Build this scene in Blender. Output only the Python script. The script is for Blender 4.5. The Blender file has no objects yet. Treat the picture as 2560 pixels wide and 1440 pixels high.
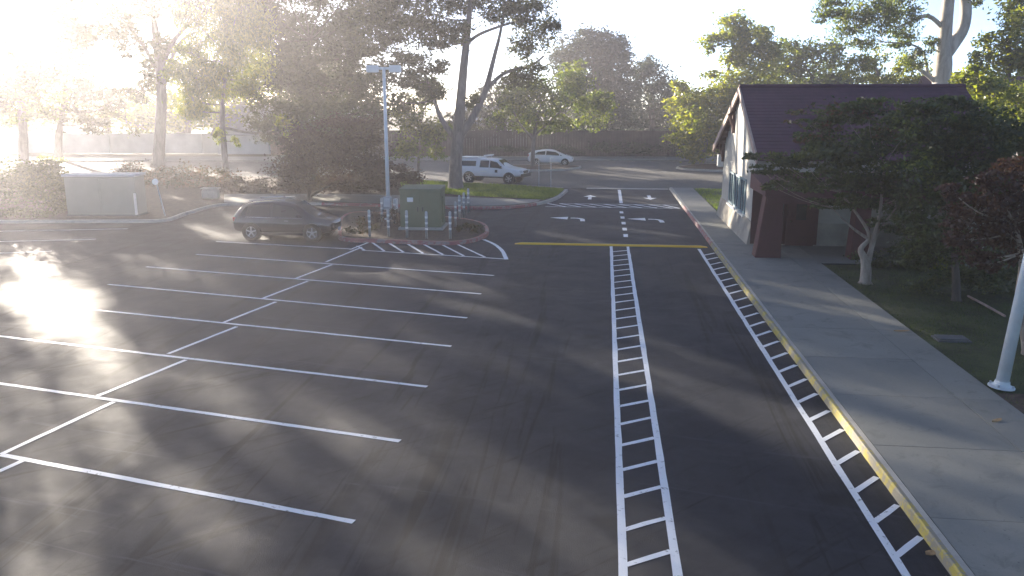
import bpy, bmesh, math, random
import numpy as np
from mathutils import Vector, Matrix

SC = bpy.context.scene
COL = SC.collection
random.seed(7)
RNG = np.random.default_rng(11)
R = math.radians

# ------------------------------------------------------------------ survey
F, CAMH, HOR = 2050.0, 5.8, 257.0
TH = math.atan2(720 - HOR, F)
CT, ST = math.cos(TH), math.sin(TH)

def ray(u, v):
    x = (u - 1280) / F
    y = -(v - 720) / F
    return x, CT + y * ST, -ST + y * CT

def g(u, v, z=0.0):
    """point of the photo that lies at height z"""
    d = ray(u, v)
    t = (z - CAMH) / d[2]
    return Vector((d[0] * t, d[1] * t, z))

def P(u, v, Y):
    """point of the photo that lies at distance Y"""
    d = ray(u, v)
    t = Y / d[1]
    return Vector((d[0] * t, Y, CAMH + d[2] * t))

def pxm(Y):
    return Y * CT / F          # metres per photo pixel near distance Y

DA = R(6.38)
RV = Vector((math.cos(DA), -math.sin(DA), 0))
DV = Vector((math.sin(DA), math.cos(DA), 0))

def L(s, t, z=0.0):
    """drive frame: s across, t along"""
    p = RV * s + DV * t
    return Vector((p.x, p.y, z))

# ------------------------------------------------------------------ materials
def newmat(name):
    m = bpy.data.materials.new(name)
    m.use_nodes = True
    nt = m.node_tree
    b = nt.nodes['Principled BSDF']
    return m, nt, b

def N(nt, kind, **kw):
    n = nt.nodes.new(kind)
    for k, v in kw.items():
        setattr(n, k, v)
    return n

def noise(nt, scale, detail=4, rough=0.55, vec=None, dist=0.0):
    n = N(nt, 'ShaderNodeTexNoise')
    n.inputs['Scale'].default_value = scale
    n.inputs['Detail'].default_value = detail
    n.inputs['Roughness'].default_value = rough
    n.inputs['Distortion'].default_value = dist
    if vec is not None:
        nt.links.new(vec, n.inputs['Vector'])
    return n.outputs['Fac']

def objco(nt, scale=(1, 1, 1)):
    tc = N(nt, 'ShaderNodeTexCoord')
    mp = N(nt, 'ShaderNodeMapping')
    mp.inputs['Scale'].default_value = scale
    nt.links.new(tc.outputs['Object'], mp.inputs['Vector'])
    return mp.outputs['Vector']

def ramp(nt, fac, stops):
    r = N(nt, 'ShaderNodeValToRGB')
    e = r.color_ramp.elements
    while len(e) < len(stops):
        e.new(0.5)
    for i, (p, c) in enumerate(stops):
        e[i].position = p
        e[i].color = (*c, 1) if len(c) == 3 else c
    nt.links.new(fac, r.inputs['Fac'])
    return r.outputs['Color']

def mix(nt, fac, a, b, mode='MIX'):
    m = N(nt, 'ShaderNodeMix', data_type='RGBA', blend_type=mode)
    if isinstance(fac, float):
        m.inputs['Factor'].default_value = fac
    else:
        nt.links.new(fac, m.inputs['Factor'])
    for sock, val in ((m.inputs[6], a), (m.inputs[7], b)):
        if isinstance(val, tuple):
            sock.default_value = (*val, 1)
        else:
            nt.links.new(val, sock)
    return m.outputs[2]

def bump(nt, b, h, strength, dist):
    bp = N(nt, 'ShaderNodeBump')
    bp.inputs['Strength'].default_value = strength
    bp.inputs['Distance'].default_value = dist
    nt.links.new(h, bp.inputs['Height'])
    nt.links.new(bp.outputs['Normal'], b.inputs['Normal'])

def simple(name, col, rough=0.6, metal=0.0, var=0.18, scale=6.0, bmp=0.0, coat=0.0, spec=0.5):
    m, nt, b = newmat(name)
    v = objco(nt)
    f = noise(nt, scale, 5, 0.6, v)
    lo = tuple(c * (1 - var) for c in col)
    hi = tuple(min(1, c * (1 + var)) for c in col)
    nt.links.new(ramp(nt, f, [(0.3, lo), (0.7, hi)]), b.inputs['Base Color'])
    b.inputs['Roughness'].default_value = rough
    b.inputs['Metallic'].default_value = metal
    b.inputs['Coat Weight'].default_value = coat
    b.inputs['Specular IOR Level'].default_value = spec
    if bmp:
        bump(nt, b, noise(nt, scale * 8, 4, 0.6, v), bmp, 0.02)
    return m

def asphalt(name, lo, hi, rough=(0.62, 0.8), streak=True):
    m, nt, b = newmat(name)
    v = objco(nt)
    big = noise(nt, 0.22, 5, 0.6, v, 0.4)
    fine = noise(nt, 75, 4, 0.75, v)
    mid = noise(nt, 3.0, 6, 0.7, v)
    c = ramp(nt, big, [(0.32, lo), (0.68, hi)])
    c2 = mix(nt, 0.5, c, ramp(nt, fine, [(0.3, tuple(x * 0.3 for x in lo)), (0.7, tuple(x * 1.8 for x in hi))]))
    c2 = mix(nt, 0.4, c2, ramp(nt, mid, [(0.35, tuple(x * 0.7 for x in lo)), (0.65, tuple(x * 1.25 for x in hi))]))
    if streak:
        def layer(c2, rot, sc, nsc, thr, mthr, col):
            mp = N(nt, 'ShaderNodeMapping')
            mr = N(nt, 'ShaderNodeMapping')
            mr.inputs['Rotation'].default_value = (0, 0, R(rot))
            mp.inputs['Scale'].default_value = sc
            nt.links.new(v, mr.inputs['Vector'])
            nt.links.new(mr.outputs['Vector'], mp.inputs['Vector'])
            s1 = noise(nt, nsc, 6, 0.7, mp.outputs['Vector'], 1.0)
            mask = noise(nt, 0.2, 3, 0.6, mp.outputs['Vector'])
            mm = N(nt, 'ShaderNodeMath', operation='MULTIPLY')
            r1 = ramp(nt, s1, [(thr, (0, 0, 0)), (thr + .07, (1, 1, 1))])
            r2 = ramp(nt, mask, [(mthr, (0, 0, 0)), (mthr + .12, (1, 1, 1))])
            nt.links.new(r1, mm.inputs[0]); nt.links.new(r2, mm.inputs[1])
            return mix(nt, mm.outputs[0], c2, col)
        dk = tuple(x * 0.42 for x in lo); lt = tuple(x * 1.45 for x in hi)
        c2 = layer(c2, -40, (0.45, 6, 1), 0.9, 0.55, 0.46, dk)      # scuffs and squeegee strokes
        c2 = layer(c2, 6.4, (2.4, 0.10, 1), 1.0, 0.54, 0.42, dk)     # tyre tracks along the drive
        c2 = layer(c2, 20, (0.3, 4.5, 1), 0.8, 0.58, 0.48, lt)      # dry paler smears
        vo = N(nt, 'ShaderNodeTexVoronoi'); vo.inputs['Scale'].default_value = 0.55
        nt.links.new(v, vo.inputs['Vector'])
        sp = ramp(nt, vo.outputs['Distance'], [(0.0, (1, 1, 1)), (0.10, (0.6, 0.6, 0.6)), (0.16, (0, 0, 0))])
        c2 = mix(nt, sp, c2, tuple(x * 0.5 for x in lo))             # oil drips
    nt.links.new(c2, b.inputs['Base Color'])
    rr = ramp(nt, noise(nt, 0.9, 6, 0.65, v, 0.6), [(0.3, (rough[0],) * 3), (0.7, (rough[1],) * 3)])
    nt.links.new(rr, b.inputs['Roughness'])
    b.inputs['Specular IOR Level'].default_value = 0.28
    bump(nt, b, fine, 0.9, 0.02)
    return m

def paint(name, col, wear, under, thr=0.62, rough=0.55, scale=9.0):
    m, nt, b = newmat(name)
    v = objco(nt)
    f = noise(nt, scale, 8, 0.72, v, 0.3)
    w = ramp(nt, f, [(thr, (0, 0, 0)), (thr + 0.05, (1, 1, 1))])
    dirt = noise(nt, 1.1, 5, 0.6, v)
    cc = mix(nt, dirt, col, tuple(c * 0.86 for c in col))
    ww = N(nt, 'ShaderNodeMath', operation='MULTIPLY')
    nt.links.new(w, ww.inputs[0]); ww.inputs[1].default_value = wear
    nt.links.new(mix(nt, ww.outputs[0], cc, under), b.inputs['Base Color'])
    b.inputs['Roughness'].default_value = rough
    bump(nt, b, noise(nt, 55, 3, 0.7, v), 0.35, 0.01)
    return m

def concrete(name, lo, hi, scale=0.5):
    m, nt, b = newmat(name)
    v = objco(nt)
    f1 = noise(nt, scale, 7, 0.65, v, 0.5)
    f2 = noise(nt, 30, 4, 0.7, v)
    c = mix(nt, 0.35, ramp(nt, f1, [(0.3, lo), (0.7, hi)]), ramp(nt, f2, [(0.3, lo), (0.7, hi)]))
    geo = N(nt, 'ShaderNodeNewGeometry')
    c = mix(nt, 1.0, c, ramp(nt, geo.outputs['Random Per Island'], [(0.0, (0.84, 0.85, 0.86)), (1.0, (1.06, 1.05, 1.02))]), 'MULTIPLY')
    st = noise(nt, 1.4, 6, 0.7, v, 1.0)
    dots = noise(nt, 14, 2, 0.5, v)
    c = mix(nt, ramp(nt, dots, [(0.70, (0, 0, 0)), (0.74, (0.7, 0.7, 0.7))]), c, tuple(x * 0.5 for x in lo))
    c = mix(nt, ramp(nt, st, [(0.54, (0, 0, 0)), (0.70, (0.6, 0.6, 0.6))]), c, tuple(x * 0.6 for x in lo))
    nt.links.new(c, b.inputs['Base Color'])
    b.inputs['Roughness'].default_value = 0.8
    bump(nt, b, f2, 0.4, 0.008)
    return m

def leafmat(name, cols, trans=0.45, scale=0.6):
    m = bpy.data.materials.new(name)
    m.use_nodes = True
    nt = m.node_tree
    nt.nodes.clear()
    out = N(nt, 'ShaderNodeOutputMaterial')
    v = objco(nt)
    f = noise(nt, scale, 3, 0.6, v)
    geo = N(nt, 'ShaderNodeNewGeometry')
    add = N(nt, 'ShaderNodeMath', operation='MULTIPLY_ADD')
    nt.links.new(geo.outputs['Random Per Island'], add.inputs[0])
    add.inputs[1].default_value = 0.5
    nt.links.new(f, add.inputs[2])
    sub = N(nt, 'ShaderNodeMath', operation='SUBTRACT')
    nt.links.new(add.outputs[0], sub.inputs[0]); sub.inputs[1].default_value = 0.25
    c = ramp(nt, sub.outputs[0], [(0.25, cols[0]), (0.5, cols[1]), (0.75, cols[2])])
    d = N(nt, 'ShaderNodeBsdfDiffuse'); nt.links.new(c, d.inputs['Color'])
    t = N(nt, 'ShaderNodeBsdfTranslucent')
    tc = mix(nt, 1.0, c, (1.6, 1.55, 0.6), 'MULTIPLY')
    nt.links.new(tc, t.inputs['Color'])
    ms = N(nt, 'ShaderNodeMixShader'); ms.inputs[0].default_value = trans
    nt.links.new(d.outputs[0], ms.inputs[1]); nt.links.new(t.outputs[0], ms.inputs[2])
    gl = N(nt, 'ShaderNodeBsdfGlossy'); gl.inputs['Roughness'].default_value = 0.45
    gl.inputs['Color'].default_value = (0.8, 0.8, 0.8, 1)
    m2 = N(nt, 'ShaderNodeMixShader'); m2.inputs[0].default_value = 0.05
    nt.links.new(ms.outputs[0], m2.inputs[1]); nt.links.new(gl.outputs[0], m2.inputs[2])
    nt.links.new(m2.outputs[0], out.inputs['Surface'])
    return m

def bark(name, lo, hi, scale=3.0):
    m, nt, b = newmat(name)
    v = objco(nt, (1, 1, 0.25))
    f = noise(nt, scale, 6, 0.7, v, 0.8)
    nt.links.new(ramp(nt, f, [(0.35, lo), (0.65, hi)]), b.inputs['Base Color'])
    b.inputs['Roughness'].default_value = 0.9
    bump(nt, b, f, 0.8, 0.05)
    return m

M = {}
M['asphalt'] = asphalt('fresh_asphalt', (0.0175, 0.0195, 0.0285), (0.0285, 0.0305, 0.042))
M['drive_asphalt'] = asphalt('sealed_drive_asphalt', (0.014, 0.0158, 0.0235), (0.021, 0.0232, 0.033))
M['street'] = asphalt('worn_street_asphalt', (0.085, 0.082, 0.078), (0.13, 0.125, 0.118), (0.7, 0.85), False)
M['white_paint'] = paint('white_road_paint', (0.84, 0.86, 0.88), 0.75, (0.12, 0.12, 0.12), 0.59)
M['yellow_bump'] = paint('yellow_road_paint', (0.85, 0.50, 0.02), 0.4, (0.4, 0.27, 0.05), 0.64)
M['curb_yellow'] = paint('worn_yellow_curb_paint', (0.42, 0.34, 0.07), 1.0, (0.24, 0.22, 0.17), 0.46, 0.7, 3.2)
M['curb_red'] = paint('worn_red_curb_paint', (0.34, 0.12, 0.12), 0.9, (0.30, 0.24, 0.22), 0.5, 0.7, 3.0)
M['curb_plain'] = concrete('curb_concrete', (0.33, 0.31, 0.28), (0.5, 0.48, 0.43), 1.5)
M['concrete'] = concrete('walk_concrete', (0.182, 0.185, 0.168), (0.255, 0.255, 0.232))
M['joint'] = simple('joint_dirt', (0.055, 0.055, 0.055), 0.95)
M['soil'] = simple('brown_mulch', (0.085, 0.055, 0.038), 0.95, 0, 0.45, 5, 1.0)
M['earth'] = simple('dry_earth', (0.13, 0.115, 0.075), 0.95, 0, 0.35, 0.4, 0.6)
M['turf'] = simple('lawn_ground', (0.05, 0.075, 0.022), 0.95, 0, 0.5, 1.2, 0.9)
M['turf_shaded'] = simple('shaded_lawn_ground', (0.042, 0.055, 0.016), 0.95, 0, 0.5, 1.0, 0.9)  # darker copy of the turf, tree shade put into the colour
M['grass'] = leafmat('sunlit_grass_blades', [(0.08, 0.13, 0.015), (0.13, 0.2, 0.02), (0.2, 0.26, 0.03)], 0.55, 0.5)  # sunlit green of verge and far lawn put into the colour
M['grass_shaded'] = leafmat('shaded_grass_blades', [(0.028, 0.046, 0.01), (0.045, 0.08, 0.014), (0.08, 0.10, 0.025)], 0.45, 0.5)  # darker blades, shade over the right lawn put into the colour
M['stucco'] = simple('cream_stucco', (0.44, 0.42, 0.37), 0.9, 0, 0.1, 2.5, 0.5)
M['stucco_base'] = simple('tan_stucco_base', (0.33, 0.30, 0.25), 0.9, 0, 0.25, 1.6, 0.6)
M['roof'] = simple('maroon_roof', (0.085, 0.030, 0.045), 0.8, 0, 0.25, 1.3, 0.4)
M['timber_dark'] = simple('dark_brown_timber', (0.10, 0.045, 0.035), 0.8, 0, 0.3, 4, 0.4)
M['fascia'] = simple('weathered_fascia', (0.36, 0.26, 0.22), 0.8, 0, 0.2, 3, 0.3)
M['porch_red'] = simple('red_brown_stucco', (0.095, 0.032, 0.032), 0.85, 0, 0.15, 2, 0.5)
M['teal'] = simple('teal_window_frame', (0.16, 0.25, 0.28), 0.5, 0, 0.1)
M['trim_white'] = simple('white_trim', (0.72, 0.70, 0.65), 0.6, 0, 0.08)
M['steel'] = simple('painted_grey_steel', (0.62, 0.66, 0.68), 0.45, 0.0, 0.1, 3, 0.15)
M['galv'] = simple('galvanised_steel', (0.42, 0.44, 0.46), 0.45, 0.5, 0.2, 8)
M['reflect'] = simple('white_reflective_band', (0.85, 0.85, 0.83), 0.35)
M['transformer'] = simple('olive_green_paint', (0.125, 0.15, 0.088), 0.6, 0, 0.12, 2, 0.15)
M['sticker'] = simple('white_sticker', (0.8, 0.8, 0.76), 0.5, 0, 0.05)
M['car_white'] = simple('white_car_paint', (0.74, 0.75, 0.77), 0.28, 0, 0.04, 2, 0, 0.6)
M['car_blue'] = simple('dark_blue_car_paint', (0.010, 0.010, 0.026), 0.25, 0.1, 0.08, 2, 0, 0.9)
M['black'] = simple('black_trim', (0.016, 0.016, 0.017), 0.5, 0, 0.2)
M['tyre'] = simple('tyre_rubber', (0.02, 0.02, 0.02), 0.85, 0, 0.25)
M['alloy'] = simple('alloy_rim', (0.5, 0.5, 0.52), 0.3, 0.8, 0.1)
M['headlight'] = simple('headlight_lens', (0.55, 0.58, 0.6), 0.12, 0.1, 0.1)
M['redlight'] = simple('tail_light_lens', (0.35, 0.02, 0.02), 0.2, 0, 0.1)
M['chrome'] = simple('chrome', (0.75, 0.75, 0.77), 0.15, 1.0, 0.05)
M['plate'] = simple('pale_plate', (0.75, 0.76, 0.78), 0.4, 0, 0.05)
M['wall_pale'] = simple('pale_garden_wall', (0.55, 0.55, 0.54), 0.9, 0, 0.1, 0.8, 0.3)
M['wall_brown'] = simple('brown_board_fence', (0.10, 0.072, 0.066), 0.9, 0, 0.25, 1.2, 0.3)
M['fence_wood'] = simple('red_brown_fence_boards', (0.26, 0.16, 0.13), 0.85, 0, 0.3, 3, 0.3)
M['house'] = simple('grey_house_render', (0.42, 0.42, 0.44), 0.9, 0, 0.1, 1)
M['roof_grey'] = simple('grey_shingles', (0.22, 0.22, 0.25), 0.85, 0, 0.2, 1.5, 0.4)
M['roof_pale'] = simple('pale_shingles', (0.40, 0.41, 0.45), 0.8, 0, 0.2, 1.5, 0.4)
M['hut'] = simple('pale_hut_panel', (0.20, 0.22, 0.19), 0.7, 0, 0.06, 1)
M['wood_post'] = simple('wooden_post', (0.30, 0.24, 0.18), 0.85, 0, 0.3, 4)
M['lid'] = simple('grey_lid', (0.10, 0.105, 0.11), 0.8, 0, 0.2, 3)
M['dead_leaf'] = simple('dead_leaf', (0.30, 0.20, 0.10), 0.8, 0, 0.3, 20)
mg, nt, b = newmat('dark_glass')
b.inputs['Base Color'].default_value = (0.02, 0.025, 0.03, 1)
b.inputs['Roughness'].default_value = 0.06
M['glass'] = mg
mg, nt, b = newmat('blue_window_glass')
nt.links.new(ramp(nt, noise(nt, 1.2, 3, 0.5, objco(nt)), [(0.3, (0.025, 0.055, 0.07)), (0.7, (0.06, 0.11, 0.135))]), b.inputs['Base Color'])
b.inputs['Roughness'].default_value = 0.12
M['glass_blue'] = mg

# ------------------------------------------------------------------ object helpers
def link(name, me, mat=None, parent=None, smooth=False, kind=None):
    o = bpy.data.objects.new(name, me)
    COL.objects.link(o)
    if mat is not None:
        me.materials.append(mat)
    if parent is not None:
        o.parent = parent
    if smooth:
        me.polygons.foreach_set('use_smooth', [True] * len(me.polygons))
    if kind:
        o['kind'] = kind
    return o

def tag(o, label, cat, group=None):
    o['label'] = label
    o['category'] = cat
    if group:
        o['group'] = group
    return o

def empty(name, loc, label, cat, group=None, rz=0.0):
    o = bpy.data.objects.new(name, None)
    COL.objects.link(o)
    o.location = loc
    o.rotation_euler = (0, 0, rz)
    o.empty_display_size = 0.3
    return tag(o, label, cat, group)

class MB:
    """collects shapes for ONE mesh object; off is subtracted (the thing's base)"""
    def __init__(self, off=(0, 0, 0)):
        self.v = []; self.f = []; self.off = Vector(off)
    def add(self, vs, fs):
        k = len(self.v)
        self.v += [tuple(Vector(p) - self.off) for p in vs]
        self.f += [tuple(i + k for i in q) for q in fs]
    def box(self, c, s, mat=None):
        c = Vector(c); h = Vector(s) / 2
        vs = [Vector((x * h.x, y * h.y, z * h.z)) for z in (-1, 1) for y in (-1, 1) for x in (-1, 1)]
        if mat is not None:
            vs = [mat @ p for p in vs]
        self.add([c + p for p in vs], [(0, 2, 3, 1), (4, 5, 7, 6), (0, 1, 5, 4), (2, 6, 7, 3), (0, 4, 6, 2), (1, 3, 7, 5)])
    def hexa(self, p):
        """eight corners: bottom ring 0-3, top ring 4-7"""
        self.add(p, [(3, 2, 1, 0), (4, 5, 6, 7), (0, 1, 5, 4), (1, 2, 6, 5), (2, 3, 7, 6), (3, 0, 4, 7)])
    def quad(self, *p):
        self.add(p, [tuple(range(len(p)))])
    def prism(self, pts, z0, z1):
        n = len(pts)
        vs = [(p[0], p[1], z0) for p in pts] + [(p[0], p[1], z1) for p in pts]
        fs = [tuple(range(n - 1, -1, -1)), tuple(range(n, 2 * n))]
        fs += [(i, (i + 1) % n, n + (i + 1) % n, n + i) for i in range(n)]
        self.add(vs, fs)
    def tube(self, path, radii, sides=8, cap=True):
        path = [Vector(p) for p in path]
        n = len(path)
        vs = []
        ref = Vector((0.31, 0.95, 0.05)).normalized()
        for i, p in enumerate(path):
            d = (path[min(i + 1, n - 1)] - path[max(i - 1, 0)])
            d = d.normalized() if d.length > 1e-6 else Vector((0, 0, 1))
            a = d.cross(ref)
            a = a.normalized() if a.length > 1e-3 else d.orthogonal().normalized()
            b = d.cross(a)
            for k in range(sides):
                w = 2 * math.pi * k / sides
                vs.append(p + (a * math.cos(w) + b * math.sin(w)) * radii[i])
        fs = []
        for i in range(n - 1):
            for k in range(sides):
                fs.append((i * sides + k, i * sides + (k + 1) % sides, (i + 1) * sides + (k + 1) % sides, (i + 1) * sides + k))
        if cap:
            fs.append(tuple(range(sides - 1, -1, -1)))
            fs.append(tuple((n - 1) * sides + k for k in range(sides)))
        self.add(vs, fs)
    def lathe(self, c, prof, sides=20, axis=None):
        """prof: (radius, height) list along the axis"""
        c = Vector(c)
        q = Vector((0, 0, 1)).rotation_difference(Vector(axis)) if axis is not None else None
        vs = []
        for r_, h in prof:
            for k in range(sides):
                w = 2 * math.pi * k / sides
                p = Vector((r_ * math.cos(w), r_ * math.sin(w), h))
                vs.append(c + (q @ p if q else p))
        fs = []
        n = len(prof)
        for i in range(n - 1):
            for k in range(sides):
                fs.append((i * sides + k, i * sides + (k + 1) % sides, (i + 1) * sides + (k + 1) % sides, (i + 1) * sides + k))
        fs.append(tuple(range(sides - 1, -1, -1)))
        fs.append(tuple((n - 1) * sides + k for k in range(sides)))
        self.add(vs, fs)
    def build(self, name, mat, parent=None, kind=None, smooth=False, bevel=0.0):
        me = bpy.data.meshes.new(name)
        me.from_pydata(self.v, [], self.f)
        me.update()
        o = link(name, me, mat, parent, smooth, kind)
        if bevel:
            md = o.modifiers.new('bevel', 'BEVEL')
            md.width = bevel; md.segments = 2; md.limit_method = 'ANGLE'
        return o

def spline(pts, n=8, closed=True):
    pts = [Vector(p) for p in pts]
    out = []
    m = len(pts)
    rng = range(m if closed else m - 1)
    for i in rng:
        if closed:
            p0, p1, p2, p3 = pts[(i - 1) % m], pts[i], pts[(i + 1) % m], pts[(i + 2) % m]
        else:
            p0, p1, p2, p3 = pts[max(i - 1, 0)], pts[i], pts[i + 1], pts[min(i + 2, m - 1)]
        for k in range(n):
            t = k / n
            out.append(0.5 * ((2 * p1) + (p2 - p0) * t + (2 * p0 - 5 * p1 + 4 * p2 - p3) * t * t + (3 * p1 - p0 - 3 * p2 + p3) * t ** 3))
    if not closed:
        out.append(pts[-1])
    return out

def ribbon(mb, path, w, z):
    """flat painted band of width w along a polyline, at height z, edges slightly uneven"""
    path = [Vector((p[0], p[1], 0)) for p in path]
    fine = [path[0]]
    for a, b_ in zip(path, path[1:]):
        k = max(1, min(60, int((b_ - a).length / 0.25)))
        fine += [a.lerp(b_, (i + 1) / k) for i in range(k)]
    n = len(fine)
    vs = []
    for i, p in enumerate(fine):
        d = (fine[min(i + 1, n - 1)] - fine[max(i - 1, 0)]).normalized()
        nn = Vector((-d.y, d.x, 0))
        a = w / 2 + random.gauss(0, .004); b_ = w / 2 + random.gauss(0, .004)
        vs += [(p.x + nn.x * a, p.y + nn.y * a, z), (p.x - nn.x * b_, p.y - nn.y * b_, z)]
    mb.add(vs, [(2 * i, 2 * i + 1, 2 * i + 3, 2 * i + 2) for i in range(n - 1)])

# ------------------------------------------------------------------ ground
def sheet(name, pts, z, mat):
    mb = MB()
    mb.quad(*[(p[0], p[1], z) for p in pts])
    o = mb.build(name, mat, None, 'structure')
    return o

sheet('ground', [(-400, -60), (400, -60), (400, 600), (-400, 600)], -0.03, M['earth'])
sheet('parking_lot', [(-75, -12), (26, -12), L(26, 57.4), L(-3, 57.4), (-75, 60)], 0.0, M['asphalt'])
sheet('driveway', [g(1244, 738), g(885, 1440), L(-3.2, -10), L(4.47, -10), L(4.47, 57.2), L(-1.0, 57.2), g(1300, 520), g(1230, 560), g(1275, 660)], 0.002, M['drive_asphalt'])
sheet('street', [(-110, 52), (-20, 56), L(-12, 57.45), L(60, 57.45), (75, 88), (-110, 88)], 0.004, M['street'])
mbg = MB()
mbg.quad(L(-1.2, 57.0, 0.008), L(4.4, 57.0, 0.008), L(4.4, 57.75, 0.008), L(-1.2, 57.75, 0.008))
mbg.build('gutter', M['curb_plain'], None, 'structure')

# right-hand kerb, walk and lawn
KP = [(4.45, -0.01), (4.47, 0.125), (4.49, 0.148), (4.545, 0.150)]
def kerb_run(name, t0, t1, mat, step=1.0, prof=KP):
    mb = MB()
    n = max(1, int((t1 - t0) / step))
    for i in range(n):
        a = t0 + (t1 - t0) * i / n; b_ = t0 + (t1 - t0) * (i + 1) / n
        vs = [L(s, a, z) for s, z in prof] + [L(s, b_, z) for s, z in prof]
        k = len(prof)
        mb.add(vs, [(j, j + k, j + 1 + k, j + 1) for j in range(k - 1)])
    return mb.build(name, mat, None, 'structure')
kerb_run('yellow_curb', -6, 34.3, M['curb_yellow'])
kerb_run('red_curb', 34.3, 47.0, M['curb_red'])
kerb_run('concrete_curb', 47.0, 57.2, M['curb_plain'])
kerb_run('concrete_curb', -6, 57.2, M['curb_plain'], 1.0, [(4.545, 0.150), (4.632, 0.152), (4.632, -0.01)])

def slabs(name, cells, z=0.15, gap=0.012):
    mb = MB()
    for s0, s1, t0, t1 in cells:
        c = gap / 2
        p = [(s0 + c, t0 + c), (s1 - c, t0 + c), (s1 - c, t1 - c), (s0 + c, t1 - c)]
        dz = random.uniform(-0.002, 0.002)
        mb.hexa([L(s, t, 0.02) for s, t in p] + [L(s, t, z + dz) for s, t in p])
    return mb.build(name, M['concrete'], None, 'structure')
cells = []
tt = -6.52
while tt < 33.9:
    t1 = min(tt + 2.51, 33.95)
    for s0, s1 in ((4.64, 7.0), (7.0, 7.87)):
        cells.append((s0, s1 if not (tt > 29 and s1 < 7) else s1, tt, t1))
    tt += 2.51
for s0 in (7.87, 9.6, 11.3):
    for t0, t1 in ((30.2, 32.1), (32.1, 33.95)):
        cells.append((s0, s0 + 1.72, t0, t1))
tt = 33.95
while tt < 57:
    t1 = min(tt + 2.51, 57.1)
    cells.append((4.64, 6.02, tt, t1))
    tt = t1
slabs('sidewalk', cells)
mbj = MB()
mbj.hexa([L(4.63, -6.6, -0.01), L(7.86, -6.6, -0.01), L(7.86, 30.2, -0.01), L(4.63, 30.2, -0.01),
          L(4.63, -6.6, 0.138), L(7.86, -6.6, 0.138), L(7.86, 30.2, 0.138), L(4.63, 30.2, 0.138)])
mbj.hexa([L(4.63, 30.2, -0.01), L(13.0, 30.2, -0.01), L(13.0, 33.97, -0.01), L(4.63, 33.97, -0.01),
          L(4.63, 30.2, 0.138), L(13.0, 30.2, 0.138), L(13.0, 33.97, 0.138), L(4.63, 33.97, 0.138)])
mbj.hexa([L(4.63, 33.97, -0.01), L(6.03, 33.97, -0.01), L(6.03, 57.1, -0.01), L(4.63, 57.1, -0.01),
          L(4.63, 33.97, 0.138), L(6.03, 33.97, 0.138), L(6.03, 57.1, 0.138), L(4.63, 57.1, 0.138)])
mbj.build('sidewalk_bed', M['joint'], None, 'structure')

def bumpy(name, s0, s1, t0, t1, z, mat, amp=0.03, n=40, m=40):
    me = bpy.data.meshes.new(name)
    vs, fs = [], []
    for i in range(n + 1):
        for j in range(m + 1):
            e = 0 if i in (0,) else 1
            p = L(s0 + (s1 - s0) * i / n, t0 + (t1 - t0) * j / m, 0)
            zz = z + e * amp * (math.sin(p.x * 1.7 + p.y * 0.9) * 0.5 + math.sin(p.x * 0.6 - p.y * 1.3) * 0.5) + e * random.uniform(-0.4, 0.4) * amp
            vs.append((p.x, p.y, zz))
    for i in range(n):
        for j in range(m):
            a = i * (m + 1) + j
            fs.append((a, a + m + 1, a + m + 2, a + 1))
    me.from_pydata(vs, [], fs)
    return link(name, me, mat, None, True, 'structure')
bumpy('lawn', 7.88, 40, -6, 30.1, 0.10, M['turf_shaded'])
bumpy('lawn', 13.1, 40, 30.2, 57, 0.09, M['turf_shaded'])
bumpy('lawn', 6.05, 13.0, 43.5, 57, 0.10, M['turf'], 0.03, 20, 24)
bumpy('planting_bed', 7.9, 9.5, 13.2, 16.6, 0.128, M['soil'], 0.02, 16, 20)

def blades(name, pts, hgt, wid, mat, label=None):
    n = len(pts)
    ang = RNG.uniform(0, 2 * math.pi, n)
    h = RNG.uniform(0.5, 1.2, n) * hgt
    lean = RNG.normal(0, 0.45, (n, 2)) * h[:, None]
    dx = np.cos(ang) * wid / 2; dy = np.sin(ang) * wid / 2
    v = np.empty((n, 3, 3))
    v[:, 0] = pts + np.stack([dx, dy, 0 * dx], 1)
    v[:, 1] = pts - np.stack([dx, dy, 0 * dx], 1)
    v[:, 2] = pts + np.stack([lean[:, 0], lean[:, 1], h], 1)
    me = bpy.data.meshes.new(name)
    me.vertices.add(n * 3); me.loops.add(n * 3); me.polygons.add(n)
    me.vertices.foreach_set('co', v.reshape(-1))
    me.loops.foreach_set('vertex_index', np.arange(n * 3))
    me.polygons.foreach_set('loop_start', np.arange(0, n * 3, 3))
    me.polygons.foreach_set('loop_total', np.full(n, 3))
    me.update()
    return link(name, me, mat, None, False, 'stuff')

def scatter_local(n, s0, s1, t0, t1, z, dens=1.0):
    s = RNG.uniform(s0, s1, n); t = RNG.uniform(t0, t1, n)
    keep = (np.sin(s * 2.1 + 1.3 * np.sin(t * 1.1)) + np.sin(t * 1.7 + s) + RNG.normal(0, 0.9, n)) > -1.2 * dens
    s, t = s[keep], t[keep]
    return np.stack([s * RV.x + t * DV.x, s * RV.y + t * DV.y, np.full(len(s), z)], 1)
blades('grass', scatter_local(60000, 7.9, 16, 9, 30, 0.09), 0.07, 0.016, M['grass_shaded'])
blades('grass', scatter_local(14000, 6.1, 13, 43.6, 57, 0.09), 0.10, 0.035, M['grass'])

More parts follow.
